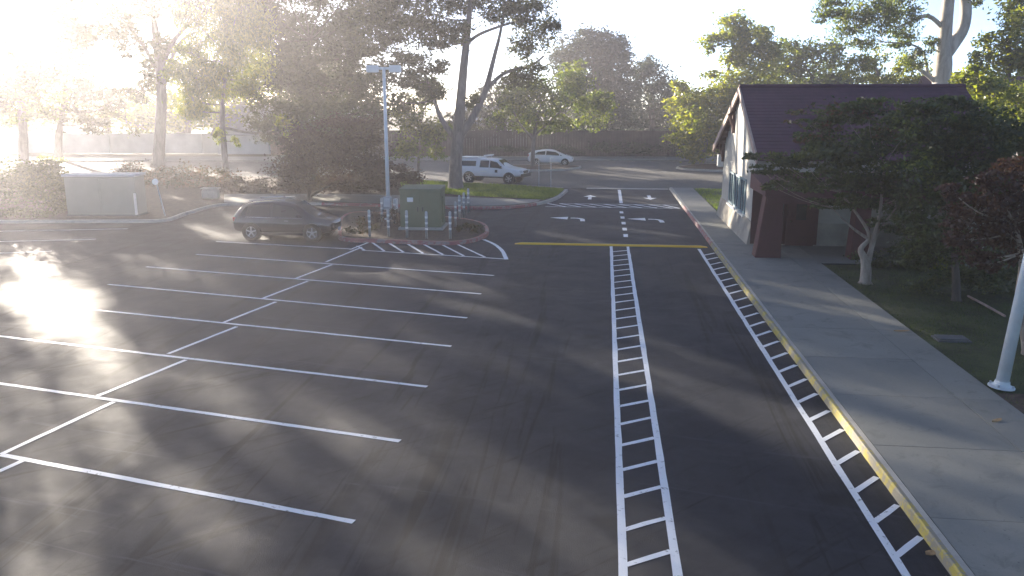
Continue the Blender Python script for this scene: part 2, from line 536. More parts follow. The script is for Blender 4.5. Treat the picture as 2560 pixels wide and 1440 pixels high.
# ------------------------------------------------------------------ left platform: verge, walk and beds beside the street
front = [(-260, 554), (0, 551), (250, 550), (405, 548), (470, 530), (555, 509), (680, 507), (830, 507), (1000, 512), (1190, 517), (1290, 514), (1350, 506), (1392, 494), (1412, 480), (1420, 473)]
back = [(1410, 469), (1300, 462), (1180, 456), (1060, 450), (900, 446), (700, 442), (560, 439), (300, 435), (0, 432), (-260, 430)]
fr = [g(u, v, 0.15) for u, v in front]
bk = [g(u, v, 0.15) for u, v in back]
frs = spline(fr, 6, False)
def kerb_path(name, path, mat, closed=False, w=0.16, z=0.15):
    mb = MB()
    n = len(path)
    rows = []
    for i, p in enumerate(path):
        d = (path[(i + 1) % n] - path[i - 1]) if closed else (path[min(i + 1, n - 1)] - path[max(i - 1, 0)])
        d.z = 0
        d.normalize()
        nn = Vector((-d.y, d.x, 0))
        rows.append([Vector((p.x, p.y, -0.01)) - nn * 0.01, Vector((p.x, p.y, z - 0.02)), Vector((p.x, p.y, z + 0.003)) + nn * 0.02,
                     Vector((p.x, p.y, z + 0.005)) + nn * w, Vector((p.x, p.y, -0.01)) + nn * w])
    vs = [q for r_ in rows for q in r_]
    fs = []
    for i in range(n if closed else n - 1):
        a = i * 5; b_ = ((i + 1) % n) * 5
        fs += [(a + k, b_ + k, b_ + k + 1, a + k + 1) for k in range(4)]
    mb.add(vs, fs)
    return mb.build(name, mat, None, 'structure')
def fill(name, pts, z, mat):
    me = bpy.data.meshes.new(name)
    bm = bmesh.new()
    f = bm.faces.new([bm.verts.new((p.x, p.y, z)) for p in pts])
    bmesh.ops.triangulate(bm, faces=[f])
    bmesh.ops.recalc_face_normals(bm, faces=bm.faces)
    for f in bm.faces:
        if f.normal.z < 0:
            f.normal_flip()
    bm.to_mesh(me); bm.free()
    return link(name, me, mat, None, False, 'structure')
i_red0 = next(i for i, p in enumerate(frs) if p.x > g(800, 507, .15).x)
i_red1 = next(i for i, p in enumerate(frs) if p.x > g(1335, 508, .15).x)
kerb_path('concrete_curb', frs[:i_red0 + 1], M['curb_plain'])
kerb_path('red_curb', frs[i_red0:i_red1 + 1], M['curb_red'])
kerb_path('concrete_curb', frs[i_red1:], M['curb_plain'], False, 0.22)
kerb_path('concrete_curb', bk, M['curb_plain'])
fill('planting_bed', frs + bk, 0.14, M['soil'])
walk_f = [g(u, v, 0.15) for u, v in [(560, 506), (680, 504.5), (830, 504.5), (1000, 509), (1190, 514), (1285, 511), (1345, 503.5)]]
walk_b = [g(u, v, 0.15) for u, v in [(1352, 498), (1290, 498), (1190, 494), (1000, 488), (830, 485), (680, 485), (560, 486)]]
mb = MB(); mb.prism(spline(walk_f, 5, False) + spline(walk_b, 5, False), 0.05, 0.158)
mb.build('sidewalk', M['concrete'], None, 'structure')
gr = [g(u, v, 0.15) for u, v in [(1360, 500), (1392, 490), (1405, 480), (1410, 474), (1300, 465), (1180, 459), (1060, 453), (1000, 455), (1010, 478), (1190, 491), (1290, 496)]]
fill('verge_lawn', gr, 0.165, M['turf'])
def in_poly(pts, poly):
    x, y = pts[:, 0], pts[:, 1]
    c = np.zeros(len(pts), bool)
    j = len(poly) - 1
    for i in range(len(poly)):
        xi, yi, xj, yj = poly[i].x, poly[i].y, poly[j].x, poly[j].y
        t = ((yi > y) != (yj > y)) & (x < (xj - xi) * (y - yi) / (yj - yi + 1e-9) + xi)
        c ^= t
        j = i
    return c
xs = [p.x for p in gr]; ys = [p.y for p in gr]
pp = np.stack([RNG.uniform(min(xs), max(xs), 40000), RNG.uniform(min(ys), max(ys), 40000), np.full(40000, 0.16)], 1)
blades('grass', pp[in_poly(pp, gr)], 0.13, 0.04, M['grass'])

# island with the transformer
isl = [(856, 594), (950, 599), (1060, 603), (1130, 604), (1185, 597), (1216, 584), (1222, 570), (1205, 555), (1150, 544), (1050, 536), (950, 530), (880, 530), (850, 545), (845, 575)]
isp = spline([g(u, v, 0.15) for u, v in isl], 5)
kerb_path('red_curb', isp, M['curb_red'], True, 0.17)
fill('planting_bed', isp, 0.145, M['soil'])
# street parking islands
def soil_island(px):
    pts = spline([g(u, v, 0.15) for u, v in px], 5)
    kerb_path('concrete_curb', pts, M['curb_plain'], True, 0.15)
    fill('planting_bed', pts, 0.146, M['soil'])
soil_island([(1255, 421), (1330, 424.5), (1410, 422), (1450, 417), (1440, 413.5), (1350, 411.5), (1270, 413)])
soil_island([(1690, 417), (1760, 424), (1840, 424), (1900, 418), (1860, 411), (1760, 409)])
# far sidewalk
mb = MB()
mb.prism([(-120, 84.0), (-30, 83.5), (10, 84.5), (40, 82.5), (90, 80), (95, 89.6), (-120, 89.6)], -0.01, 0.14)
mb.build('sidewalk', M['concrete'], None, 'structure')

# ------------------------------------------------------------------ painted markings
PZ = 0.005
def mark(name, label, cat, group=None, loc=(0, 0, 0)):
    return empty(name, loc, label, cat, group)
def line_thing(name, a, b_, w, label, group, z=PZ):
    c = Vector(((a[0] + b_[0]) / 2, (a[1] + b_[1]) / 2, 0))
    mb = MB(c); ribbon(mb, [a, b_], w, z)
    o = mb.build(name, M['white_paint']); o.location = c
    return tag(o, label, 'road marking', group)

def ladder(name, label, s0, s1, rails, trange, t_first, rise, srung):
    root = mark(name, label, 'road marking', None, L((s0 + s1) / 2, 20))
    off = L((s0 + s1) / 2, 20)
    for s in rails:
        mb = MB(off); ribbon(mb, [L(s, trange[0]), L(s, trange[1])], 0.115, PZ)
        mb.build('side_line', M['white_paint'], root)
    t = t_first
    k = 0
    while t < trange[1] - 0.25 - rise * 0.5 and k < 90:
        mb = MB(off); j = random.uniform(-0.03, 0.03)
        ribbon(mb, [L(srung[0], t + j), L(srung[1], t + rise + j)], 0.1, PZ + 0.002)
        mb.build('rung', M['white_paint'], root)
        t += 0.952; k += 1
ladder('ladder_marking', 'long white ladder stripe with two side lines down the middle of the drive', 0.36, 1.045, (0.36, 1.045), (-4, 33.75), -3.75, 0.40, (0.40, 1.0))
ladder('ladder_marking', 'white ladder stripe with one side line and open rungs beside the yellow curb', 3.9, 4.45, (3.9,), (-4, 33.5), -4.1, 0.55, (3.93, 4.42))

LS = [((0, 1137), (885, 1305)), ((-140, 939), (1000, 1103)), ((-40, 836), (1068, 967)), ((200, 771), (1128, 866)), ((270, 711), (1168, 795)), ((365, 667), (1203, 735)), ((490, 636), (1235, 689)), ((540, 604), (884, 623))]
ORD = ['nearest the camera', 'second from the bottom edge', 'third from the bottom edge', 'fourth from the bottom edge', 'fifth from the bottom edge', 'sixth from the bottom edge', 'seventh from the bottom, before the hatched area', 'farthest one, running in front of the parked dark car']
for (a, b_), o_ in zip(LS, ORD):
    line_thing('stall_line', g(*a), g(*b_), 0.112, 'long white stall line, ' + o_, 'white parking stall lines')
ZS = [((-60, 1205), (60, 1151)), ((4, 1136), (285, 1005)), ((245, 990), (465, 900)), ((420, 885), (592, 817)), ((555, 808), (690, 755)), ((655, 747), (770, 703)), ((738, 697), (830, 662)), ((815, 655), (905, 618))]
ZL = ['below the nearest long stall line, cut off by the frame', 'between the first and second long stall lines', 'between the second and third long stall lines', 'between the third and fourth long stall lines', 'between the fourth and fifth long stall lines', 'between the fifth and sixth long stall lines', 'between the sixth and seventh long stall lines', 'between the seventh stall line and the hatched area']
for (a, b_), o_ in zip(ZS, ZL):
    line_thing('stall_end_line', g(*a), g(*b_), 0.112, 'sawtooth cross line ' + o_, 'sawtooth stall end lines', PZ + 0.002)
LL = [((-300, 584), (320, 572), 'farthest one below the pale hut'), ((-300, 612), (240, 598), 'middle one of three'), ((-300, 644), (130, 628), 'nearest one of three')]
for a, b_, o_ in LL:
    line_thing('aisle_stall_line', g(*a), g(*b_), 0.112, 'thin white stall line at left, ' + o_, 'stall lines on the far left')
line_thing('aisle_end_line', g(50, 708), g(128, 688), 0.14, 'short bright white dash in the sunlit patch at the left edge', 'stall lines on the far left')
# hatched area
c0 = g(1080, 622)
hr = mark('hatched_area', 'white hatched no-parking area in front of the transformer island', 'road marking', None, c0)
def hatch(name, pts, w, z):
    mb = MB(c0); ribbon(mb, pts, w, z); return mb.build(name, M['white_paint'], hr)
hatch('border_line', [g(875, 624), g(930, 603)], 0.105, PZ)
hatch('border_line', [g(905, 626), g(1090, 637), g(1268, 648)], 0.105, PZ + 0.001)
hatch('curved_border', spline([g(1209, 599), g(1236, 611), g(1256, 628), g(1266, 649)], 8, False), 0.16, PZ + 0.002)
for a, b_ in [((893, 615), (911, 626)), ((927, 604), (961, 628)), ((960, 600), (1009, 631)), ((1003, 600), (1058, 634)), ((1044, 603), (1108, 637)), ((1089, 604), (1160, 640)), ((1132, 606), (1212, 643))]:
    hatch('diagonal_stripe', [g(*a), g(*b_)], 0.11, PZ + 0.003)
# speed bump
sb = MB(L(0.3, 33.95))
prof = [(-0.17, 0.0), (-0.13, 0.03), (-0.06, 0.055), (0.0, 0.062), (0.06, 0.055), (0.13, 0.03), (0.17, 0.0)]
NS = 30
for i in range(NS + 1):
    s = -3.67 + 7.95 * i / NS
    e = 0.25 if i in (0, NS) else 1.0
    for q, h in prof:
        sb.v.append(tuple(L(s, 33.98 + q, 0.001 + h * e) - sb.off))
for i in range(NS):
    for k in range(len(prof) - 1):
        a = i * 7 + k
        sb.f.append((a, a + 7, a + 8, a + 1))
o = sb.build('speed_bump', M['yellow_bump'], None, None, True)
o.location = L(0.3, 33.95)
tag(o, 'long yellow painted speed bump across the whole drive', 'speed bump')
# centre line of the entry
cl = mark('centre_line', 'solid white centre line of the entry near the street', 'road marking', None, L(1.04, 52.7))
mb = MB(L(1.04, 52.7)); ribbon(mb, [L(1.04, 48.9), L(1.04, 56.6)], 0.2, PZ); mb.build('line', M['white_paint'], cl)
DL = ['nearest the speed bump', 'second from the speed bump', 'third from the speed bump', 'fourth from the speed bump', 'farthest, next to the crosswalk']
for k, v in enumerate([589, 573, 558, 544, 531]):
    c = g(1564 - k * 2.6, v)
    line_thing('lane_dash', c - DV * 0.42, c + DV * 0.42, 0.2, 'square white lane dash, ' + DL[k], 'dashes between the entry lanes')
# crosswalk
cw = mark('crosswalk', 'white hatched crosswalk across the entry drive', 'road marking', None, L(0.6, 47.5))
off = L(0.6, 47.5)
for t0, s0 in ((46.75, -3.3), (48.3, -2.6)):
    mb = MB(off); ribbon(mb, [L(s0, t0), L(4.3, t0)], 0.1, PZ); mb.build('border_line', M['white_paint'], cw)
for k in range(9):
    s = -3.4 + k * 0.86
    mb = MB(off); ribbon(mb, [L(max(s, -3.3), 48.25), L(min(s + 1.25, 4.25), 46.8)], 0.16, PZ + 0.002); mb.build('diagonal_stripe', M['white_paint'], cw)
# arrows
def arrow(name, c, rot, kind, label):
    m = Matrix.Rotation(rot, 3, 'Z')
    def T(x, y): return m @ Vector((x, y, 0))
    root = mark(name, label, 'road marking', 'white lane arrows of the entry', c)
    mb = MB(); mb2 = MB()
    if kind == 'straight':
        mb.add([T(-0.42, 0.2), T(0.42, 0.2), T(0, 1.15)], [(0, 1, 2)])
        mb2.quad(T(-0.11, -1.25), T(0.11, -1.25), T(0.11, 0.13), T(-0.11, 0.13))
    else:
        mb.add([T(-1.05, 0.3), T(-0.12, -0.28), T(-0.12, 0.72)], [(0, 1, 2)])
        pts = spline([T(0.02, 0.28), T(0.4, 0.22), T(0.62, -0.1), T(0.66, -0.85)], 6, False)
        ribbon(mb2, pts, 0.24, 0)
    for q, nm in ((mb, 'arrow_head'), (mb2, 'arrow_shaft')):
        q.v = [(p[0], p[1], PZ) for p in q.v]
        q.build(nm, M['white_paint'], root)
arrow('lane_arrow', g(1475, 493), -DA, 'straight', 'straight white arrow in the left entry lane by the street')
arrow('lane_arrow', g(1624, 494), math.pi - DA, 'straight', 'straight white arrow in the right entry lane by the street')
arrow('lane_arrow', g(1425, 547), -DA, 'turn', 'white turn arrow in the left lane before the speed bump')
arrow('lane_arrow', g(1620, 550), -DA, 'turn', 'white turn arrow in the right lane before the speed bump')

# ------------------------------------------------------------------ building
B0 = L(10.5, 38.7, 0.1)
bl = empty('community_building', B0, 'cream stucco building with steep maroon roof beside the drive', 'building')
S0, S1, T0, T1 = 6.05, 15.2, 34.1, 43.3
TM = (T0 + T1) / 2
ZW, ZR = 3.78, 6.36
def bp(s, t, z): return L(s, t, z)
mb = MB(B0)
w = [bp(S0, T0, 0.1), bp(S1, T0, 0.1), bp(S1, T1, 0.1), bp(S0, T1, 0.1), bp(S0, T0, ZW), bp(S1, T0, ZW), bp(S1, T1, ZW), bp(S0, T1, ZW), bp(S0, TM, ZR - .05), bp(S1, TM, ZR - .05)]
mb.add(w, [(0, 4, 8, 7, 3), (1, 2, 6, 9, 5), (0, 1, 5, 4), (2, 3, 7, 6)])
mb.build('wall', M['stucco'], bl)
mb = MB(B0)
mb.hexa([bp(S0 - .22, T0 - .16, .1), bp(S1, T0 - .16, .1), bp(S1, T1 + .05, .1), bp(S0 - .22, T1 + .05, .1), bp(S0 - .04, T0 - .05, 1.05), bp(S1, T0 - .05, 1.05), bp(S1, T1 + .04, 1.05), bp(S0 - .04, T1 + .04, 1.05)])
mb.build('wall_base', M['stucco_base'], bl)
# roof: stepped tile courses on both slopes
mb = MB(B0)
EV = 0.5
def ov(side, f):
    return .12 + ((.46 - .12) if side > 0 else (.03 - .12)) * f
slope = (ZR - ZW) / (T1 - TM)
for side in (-1, 1):
    half = (T1 - TM) + EV
    nrow = 22
    for k in range(nrow):
        a, b_ = half * k / nrow, half * (k + 1.12) / nrow
        b_ = min(b_, half + 0.06)
        def zz(x): return ZR + 0.13 - x * slope
        ta, tb = TM + side * a, TM + side * b_
        lift = 0.014
        sa, sb = S0 - ov(side, a / half), S0 - ov(side, b_ / half)
        p = [bp(sa, ta, zz(a) - .05), bp(S1 + .3, ta, zz(a) - .05), bp(S1 + .3, tb, zz(b_) - .05), bp(sb, tb, zz(b_) - .05),
             bp(sa, ta, zz(a)), bp(S1 + .3, ta, zz(a)), bp(S1 + .3, tb, zz(b_) + lift), bp(sb, tb, zz(b_) + lift)]
        mb.hexa(p if side == 1 else p)
rf = mb.build('roof', M['roof'], bl)
mb = MB(B0)
mb.tube([bp(S0 - .14, TM, ZR + .16), bp(S1 + .32, TM, ZR + .16)], [.09, .09], 8)
mb.build('ridge_cap', M['roof'], rf)
for side in (-1, 1):
    mb = MB(B0)
    a = (T1 - TM) + EV
    s = S0 - .12
    s2 = S0 - ov(side, 1)
    te = TM + side * a
    ze = ZR + .13 - a * slope
    mb.hexa([bp(s - .05, TM, ZR - .17), bp(s + .02, TM, ZR - .17), bp(s2 + .02, te, ze - .3), bp(s2 - .05, te, ze - .3),
             bp(s - .05, TM, ZR + .15), bp(s + .02, TM, ZR + .15), bp(s2 + .02, te, ze + .04), bp(s2 - .05, te, ze + .04)])
    mb.build('rake_board', M['fascia'], rf)
    # soffit boards under the overhang with purlin ends
    mb = MB(B0)
    for k in range(9):
        f0 = (k + .5) / 9
        t_ = TM + side * a * f0
        z_ = ZR + .02 - a * f0 * slope
        w_ = ov(side, f0)
        mb.box(bp(S0 - w_ / 2 + .03, t_, z_ - .1), (max(w_ - .02, .05), .12, .14), Matrix.Rotation(-DA, 3, 'Z'))
    mb.build('purlin', M['timber_dark'], rf)
    mb = MB(B0)
    mb.hexa([bp(s + .03, TM, ZR + .0), bp(S0, TM, ZR + .0), bp(S0, te, ze - .13), bp(s2 + .025, te, ze - .13), bp(s + .03, TM, ZR + .06), bp(S0, TM, ZR + .06), bp(S0, te, ze - .07), bp(s2 + .025, te, ze - .07)])
    mb.build('soffit', M['timber_dark'], rf)
for t_, z_ in ((T1 - .15, ZW - .1), (TM + 1.5, ZR - 1.15)):
    mb = MB(B0)
    mb.box(bp(S0 - .07, t_, z_ - .35), (.13, .14, .9), Matrix.Rotation(-DA, 3, 'Z'))
    d1, d2 = bp(S0 - .05, t_, z_ - .65), bp(S0 - .3, t_, z_ + .1)
    mb.tube([d1, d2], [.07, .07], 4)
    mb.build('roof_bracket', M['timber_dark'], bl)
for t_ in (39.95, 38.3, 36.65):
    fr_ = MB(B0)
    wz0, wz1, hw = 1.12, 2.62, .68
    for (ta, tb, za, zb) in ((t_ - hw, t_ + hw, wz1 - .09, wz1), (t_ - hw, t_ + hw, wz0, wz0 + .09), (t_ - hw, t_ - hw + .09, wz0 + .09, wz1 - .09), (t_ + hw - .09, t_ + hw, wz0 + .09, wz1 - .09), (t_ - .03, t_ + .03, wz0 + .09, wz1 - .09)):
        fr_.hexa([bp(S0 - .06, ta, za), bp(S0 + .01, ta, za), bp(S0 + .01, tb, za), bp(S0 - .06, tb, za), bp(S0 - .06, ta, zb), bp(S0 + .01, ta, zb), bp(S0 + .01, tb, zb), bp(S0 - .06, tb, zb)])
    wn = fr_.build('window', M['teal'], bl)
    q = MB(B0)
    q.quad(bp(S0 - .025, t_ - hw + .08, wz0 + .08), bp(S0 - .025, t_ - hw + .08, wz1 - .08), bp(S0 - .025, t_ + hw - .08, wz1 - .08), bp(S0 - .025, t_ + hw - .08, wz0 + .08))
    q.build('pane', M['glass_blue'], wn)
    q = MB(B0)
    q.hexa([bp(S0 - .13, t_ - hw - .1, wz0 - .1), bp(S0, t_ - hw - .1, wz0 - .1), bp(S0, t_ + hw + .1, wz0 - .1), bp(S0 - .13, t_ + hw + .1, wz0 - .1), bp(S0 - .13, t_ - hw - .1, wz0 - .01), bp(S0, t_ - hw - .1, wz0 - .01), bp(S0, t_ + hw + .1, wz0 - .01), bp(S0 - .13, t_ + hw + .1, wz0 - .01)])
    q.build('sill', M['trim_white'], wn)
# small box on the far corner
mb = MB(B0); mb.box(bp(S0 - .1, T1 + .25, 2.9), (.34, .4, .6), Matrix.Rotation(-DA, 3, 'Z')); mb.build('wall_box', M['trim_white'], bl, bevel=.03)
# porch
def pillar(s0, s1, t0, t1, lean):
    mb = MB(B0)
    mb.hexa([bp(s0, t0, .13), bp(s1, t0, .13), bp(s1, t1, .13), bp(s0, t1, .13), bp(s0 + lean, t0 + .05, 2.46), bp(s1 - .03, t0 + .05, 2.46), bp(s1 - .03, t1, 2.46), bp(s0 + lean, t1, 2.46)])
    return mb.build('porch_pillar', M['porch_red'], bl, bevel=.03)
pillar(5.68, 6.62, 31.0, 31.75, .27)
pillar(9.1, 9.75, 31.0, 31.7, .12)
mb = MB(B0)
mb.hexa([bp(5.85, 30.75, 2.46), bp(13.2, 30.75, 2.46), bp(13.2, 34.0, 2.46), bp(5.85, 34.0, 2.46), bp(5.85, 30.75, 2.72), bp(13.2, 30.75, 2.72), bp(13.2, 34.0, 3.1), bp(5.85, 34.0, 3.1)])  # right part extended to darken the wall under it
mb.build('porch_roof', M['porch_red'], bl, bevel=.02)
mb = MB(B0)
mb.hexa([bp(12.9, 30.9, .1), bp(13.1, 30.9, .1), bp(13.1, 33.9, .1), bp(12.9, 33.9, .1), bp(12.9, 30.9, 2.455), bp(13.1, 30.9, 2.455), bp(13.1, 33.9, 2.455), bp(12.9, 33.9, 2.455)])
mb.build('porch_shade_wall', M['stucco_base'], bl)  # end wall added to cut the light reaching into the porch
mb = MB(B0)
mb.hexa([bp(5.95, 30.78, 2.2), bp(13.1, 30.78, 2.2), bp(13.1, 30.86, 2.2), bp(5.95, 30.86, 2.2), bp(5.95, 30.78, 2.455), bp(13.1, 30.78, 2.455), bp(13.1, 30.86, 2.455), bp(5.95, 30.86, 2.455)])
mb.build('porch_fascia', M['porch_red'], bl)
mb = MB(B0)
mb.hexa([bp(5.98, 33.95, .15), bp(8.6, 33.95, .15), bp(8.6, 34.02, .15), bp(5.98, 34.02, .15), bp(5.98, 33.95, 2.455), bp(8.6, 33.95, 2.455), bp(8.6, 34.02, 2.455), bp(5.98, 34.02, 2.455)])
mb.build('entry_panel', M['porch_red'], bl)
mb = MB(B0)
mb.hexa([bp(7.35, 33.86, .15), bp(8.45, 33.86, .15), bp(8.45, 33.93, .15), bp(7.35, 33.93, .15), bp(7.35, 33.86, 2.3), bp(8.45, 33.86, 2.3), bp(8.45, 33.93, 2.3), bp(7.35, 33.93, 2.3)])
dr = mb.build('door', M['porch_red'], bl, bevel=.01)
mb = MB(B0); mb.lathe(bp(7.5, 33.84, 1.15), [(.03, 0), (.03, .06)], 10, (0, -1, 0)); mb.build('handle', M['chrome'], dr)
mb = MB(B0); mb.quad(bp(7.7, 33.85, 1.2), bp(8.1, 33.85, 1.2), bp(8.1, 33.85, 2.1), bp(7.7, 33.85, 2.1)); mb.build('pane', M['glass'], dr)
mb = MB(B0)
mb.hexa([bp(6.65, 33.87, .6), bp(7.2, 33.87, .6), bp(7.2, 33.92, .6), bp(6.65, 33.92, .6), bp(6.65, 33.87, 2.2), bp(7.2, 33.87, 2.2), bp(7.2, 33.92, 2.2), bp(6.65, 33.92, 2.2)])
wn = mb.build('window', M['teal'], bl)
mb = MB(B0); mb.quad(bp(6.7, 33.86, .65), bp(7.15, 33.86, .65), bp(7.15, 33.86, 2.15), bp(6.7, 33.86, 2.15)); mb.build('pane', M['glass'], wn)

# ------------------------------------------------------------------ street furniture
# parking lot light
b0 = g(972, 548, 0.15)
pl = empty('parking_light', b0, 'tall pale parking lot light with a T-shaped double head on the island', 'light pole')
YP = b0.y
top = P(960, 172, YP)
mb = MB(b0); mb.tube([b0, Vector((b0.x, b0.y, top.z))], [.10, .075], 12); mb.build('pole', M['steel'], pl, smooth=True)
mb = MB(b0); mb.lathe(b0, [(.22, 0), (.22, .04), (.16, .06), (.13, .12)], 16); mb.build('base_plate', M['steel'], pl)
mb = MB(b0); mb.box(Vector((b0.x, b0.y, top.z + .02)), (.5, .09, .12)); mb.build('cross_arm', M['steel'], pl, bevel=.01)
for s in (-1, 1):
    mb = MB(b0)
    cx = b0.x + s * .54; z = top.z + .0
    mb.hexa([Vector((cx - .29, b0.y - .13, z - .15)), Vector((cx + .29, b0.y - .13, z - .15)), Vector((cx + .29, b0.y + .13, z - .15)), Vector((cx - .29, b0.y + .13, z - .15)),
             Vector((cx - .27, b0.y - .12, z + .16)), Vector((cx + .27, b0.y - .12, z + .16)), Vector((cx + .27, b0.y + .12, z + .16)), Vector((cx - .27, b0.y + .12, z + .16))])
    lh = mb.build('lamp_head', M['steel'], pl, bevel=.02)
    mb = MB(b0); mb.box(Vector((cx, b0.y, z - .16)), (.46, .2, .03)); mb.build('lens', M['headlight'], lh)
mb = MB(b0); mb.box(Vector((b0.x, b0.y - .22, .98)), (.42, .28, .62)); cb = mb.build('control_box', M['galv'], pl, bevel=.02)
mb = MB(b0); mb.box(Vector((b0.x - .02, b0.y - .37, 1.02)), (.3, .02, .42)); mb.build('box_door', M['steel'], cb, bevel=.01)
mb = MB(b0); mb.box(Vector((b0.x + .42, b0.y - .2, .95)), (.14, .12, .5)); mb.build('conduit_box', M['reflect'], pl, bevel=.01)
mb = MB(b0); mb.tube([Vector((b0.x + .24, b0.y - .2, .95)), Vector((b0.x + .36, b0.y - .2, .95))], [.03, .03], 8); mb.build('conduit', M['galv'], pl)

# transformer
tb = (g(1003, 575, .15) + g(1106, 575, .15)) / 2
tc = Vector((tb.x, tb.y + .75, .15))
tr = empty('transformer_cabinet', tc, 'olive green metal transformer cabinet with a small white sticker', 'utility box', None, R(-3))
ht = 1.92
mb = MB(); mb.box((0, 0, .06), (2.05, 1.7, .12)); mb.build('pad', M['curb_plain'], tr, bevel=.01)
mb = MB(); mb.box((0, 0, .12 + (ht - .3) / 2), (1.86, 1.5, ht - .3)); bo = mb.build('body', M['transformer'], tr, bevel=.02)
mb = MB(); mb.hexa([Vector(p) for p in [(-.97, -.8, ht - .18), (.97, -.8, ht - .18), (.97, .8, ht - .18), (-.97, .8, ht - .18), (-.95, -.78, ht - .05), (.95, -.78, ht - .05), (.95, .78, ht + .0), (-.95, .78, ht + .0)]]); mb.build('lid', M['transformer'], tr, bevel=.02)
for x in (-.46, .46):
    mb = MB(); mb.box((x, -.762, .12 + (ht - .3) / 2), (.88, .022, ht - .42)); dd = mb.build('door', M['transformer'], tr, bevel=.008)
    mb = MB(); mb.box((x * .25, -.79, .95), (.04, .04, .2)); mb.build('handle', M['black'], dd)
mb = MB(); mb.box((-.46, -.778, 1.38), (.27, .006, .2)); mb.build('sticker', M['sticker'], tr)
mb = MB(); mb.box((.95, -.1, .9), (.04, .5, 1.2)); mb.build('side_rib', M['transformer'], tr)

# bollards
BP = [((925, 600), 'at the left end of the front row beside the hatched area'), ((972, 599), 'second in front row, before the grey control box'), ((1018, 602), 'third in front row, before the cabinet left half'),
      ((1067, 605), 'fourth in front row, before the cabinet right half'), ((1126, 605), 'at the right end of the front row, beside the green cabinet'), ((1139, 574), 'nearest of the side row right of the green cabinet'),
      ((1149, 554), 'second of the side row right of the green cabinet'), ((1160, 545), 'third of the side row right of the green cabinet'), ((1171, 532), 'farthest of the side row right of the green cabinet'), ((956, 562), 'behind the front row, just left of grey control box'), ((988, 566), 'behind the front row, just right of grey control box')]
proto = None
for (u, v), lab in BP:
    c = g(u, v, 0.0)
    h = 1.32
    if proto is None:
        proto = empty('bollard', c, 'white-banded steel bollard, ' + lab, 'bollard', 'banded bollards round the transformer')
        mb = MB(); mb.lathe((0, 0, 0), [(.057, 0), (.057, h - .05), (.045, h - .015), (.02, h)], 14); kids = [mb.build('post', M['galv'], proto, smooth=True)]
        for z in (.52, .77, 1.02):
            mb = MB(); mb.lathe((0, 0, z), [(.061, 0), (.061, .085)], 14); kids.append(mb.build('reflective_band', M['reflect'], proto, smooth=True))
    else:
        o = proto.copy(); COL.objects.link(o); o.location = c
        o['label'] = 'white-banded steel bollard, ' + lab
        for k in kids:
            q = k.copy(); COL.objects.link(q); q.parent = o

# right lamp post
b0 = g(2503, 968, .13)
lp = empty('lamp_post', b0, 'pale grey round lamp post on a flanged base at the right edge', 'lamp post')
tp = P(2556, 500, b0.y)
mb = MB(b0); mb.tube([b0, Vector((b0.x + .0, b0.y, 5.6))], [.125, .085], 20); po = mb.build('pole', M['steel'], lp, smooth=True)
lp.rotation_euler = (0, R(4.2), 0)
mb = MB(b0); mb.lathe(b0, [(.25, 0), (.25, .03), (.18, .045), (.15, .08), (.138, .14)], 24); mb.build('base_flange', M['steel'], lp, smooth=False)
mb = MB(b0); mb.lathe(b0 + Vector((0, 0, 5.58)), [(.1, 0), (.28, .12), (.3, .3), (.12, .42)], 18); mb.build('lamp_head', M['steel'], lp, smooth=True)
mb = MB(b0)
for k in range(4):
    w_ = math.pi / 4 + k * math.pi / 2
    mb.lathe(b0 + Vector((math.cos(w_) * .21, math.sin(w_) * .21, .03)), [(.022, 0), (.022, .05)], 6)
mb.build('anchor_bolts', M['galv'], lp)

# thin sign post and round lamp by the hut
b0 = g(413, 540, .15)
sp = empty('marker_post', b0, 'thin post with a round white disc on top, right of the pale hut', 'post')
mb = MB(b0); mb.tube([b0, b0 + Vector((-.3, 0, 1.75))], [.035, .03], 8); mb.build('pole', M['galv'], sp)
mb = MB(b0); mb.lathe(b0 + Vector((-.32, -.05, 1.75)), [(.16, 0), (.16, .03)], 16, (0, -1, .2)); mb.build('disc', M['sticker'], sp)
b0 = g(528, 497, .15)
ub = empty('utility_cabinet', b0, 'low pale rounded utility box between the hut and the dark car', 'utility box')
mb = MB(b0); mb.box(b0 + Vector((0, 0, .3)), (1.0, .6, .6)); mb.build('body', M['curb_plain'], ub, bevel=.14)
mb = MB(b0); mb.box(b0 + Vector((0, 0, .63)), (1.06, .66, .06)); mb.build('lid', M['curb_plain'], ub, bevel=.03)
# thin posts by the verge
for u, lab in ((1347, 'thin dark sign post on the verge, nearer the pickup truck'), (1377, 'thin dark sign post on the verge, nearer the entry drive')):
    b0 = g(u, 468, .15)
    o = empty('sign_post', b0, lab, 'post', 'thin posts on the verge')
    mb = MB(b0); mb.tube([b0, b0 + Vector((0, 0, 1.9))], [.022, .022], 8); mb.build('pole', M['galv'], o)
    mb = MB(b0); mb.box(b0 + Vector((0, 0, 1.8)), (.03, .3, .4)); mb.build('sign_plate', M['galv'], o)
# lid in the lawn
b0 = g(2378, 848, .11)
ul = empty('valve_box', b0 + Vector((0, 0, .0)), 'flat grey utility box lid set in the dark lawn', 'utility box', None, -DA)
mb = MB(); mb.box((0, 0, 0), (.78, .5, .05)); mb.build('frame', M['lid'], ul, bevel=.01)
mb = MB(); mb.box((0, 0, .045), (.68, .4, .03)); mb.build('cover', M['lid'], ul, bevel=.008)
# thin edging beside the hedge
mb = MB(g(2465, 765, .12)); a, b_ = g(2420, 740, .15), g(2512, 790, .15)
mb.tube([a, (a + b_) / 2 + Vector((0, 0, .01)), b_], [.035, .035, .035], 6)
o = mb.build('lawn_edging', M['fascia'], None); o.location = g(2465, 765, .12)
tag(o, 'thin pinkish edging strip across the lawn under the shrubs', 'edging')
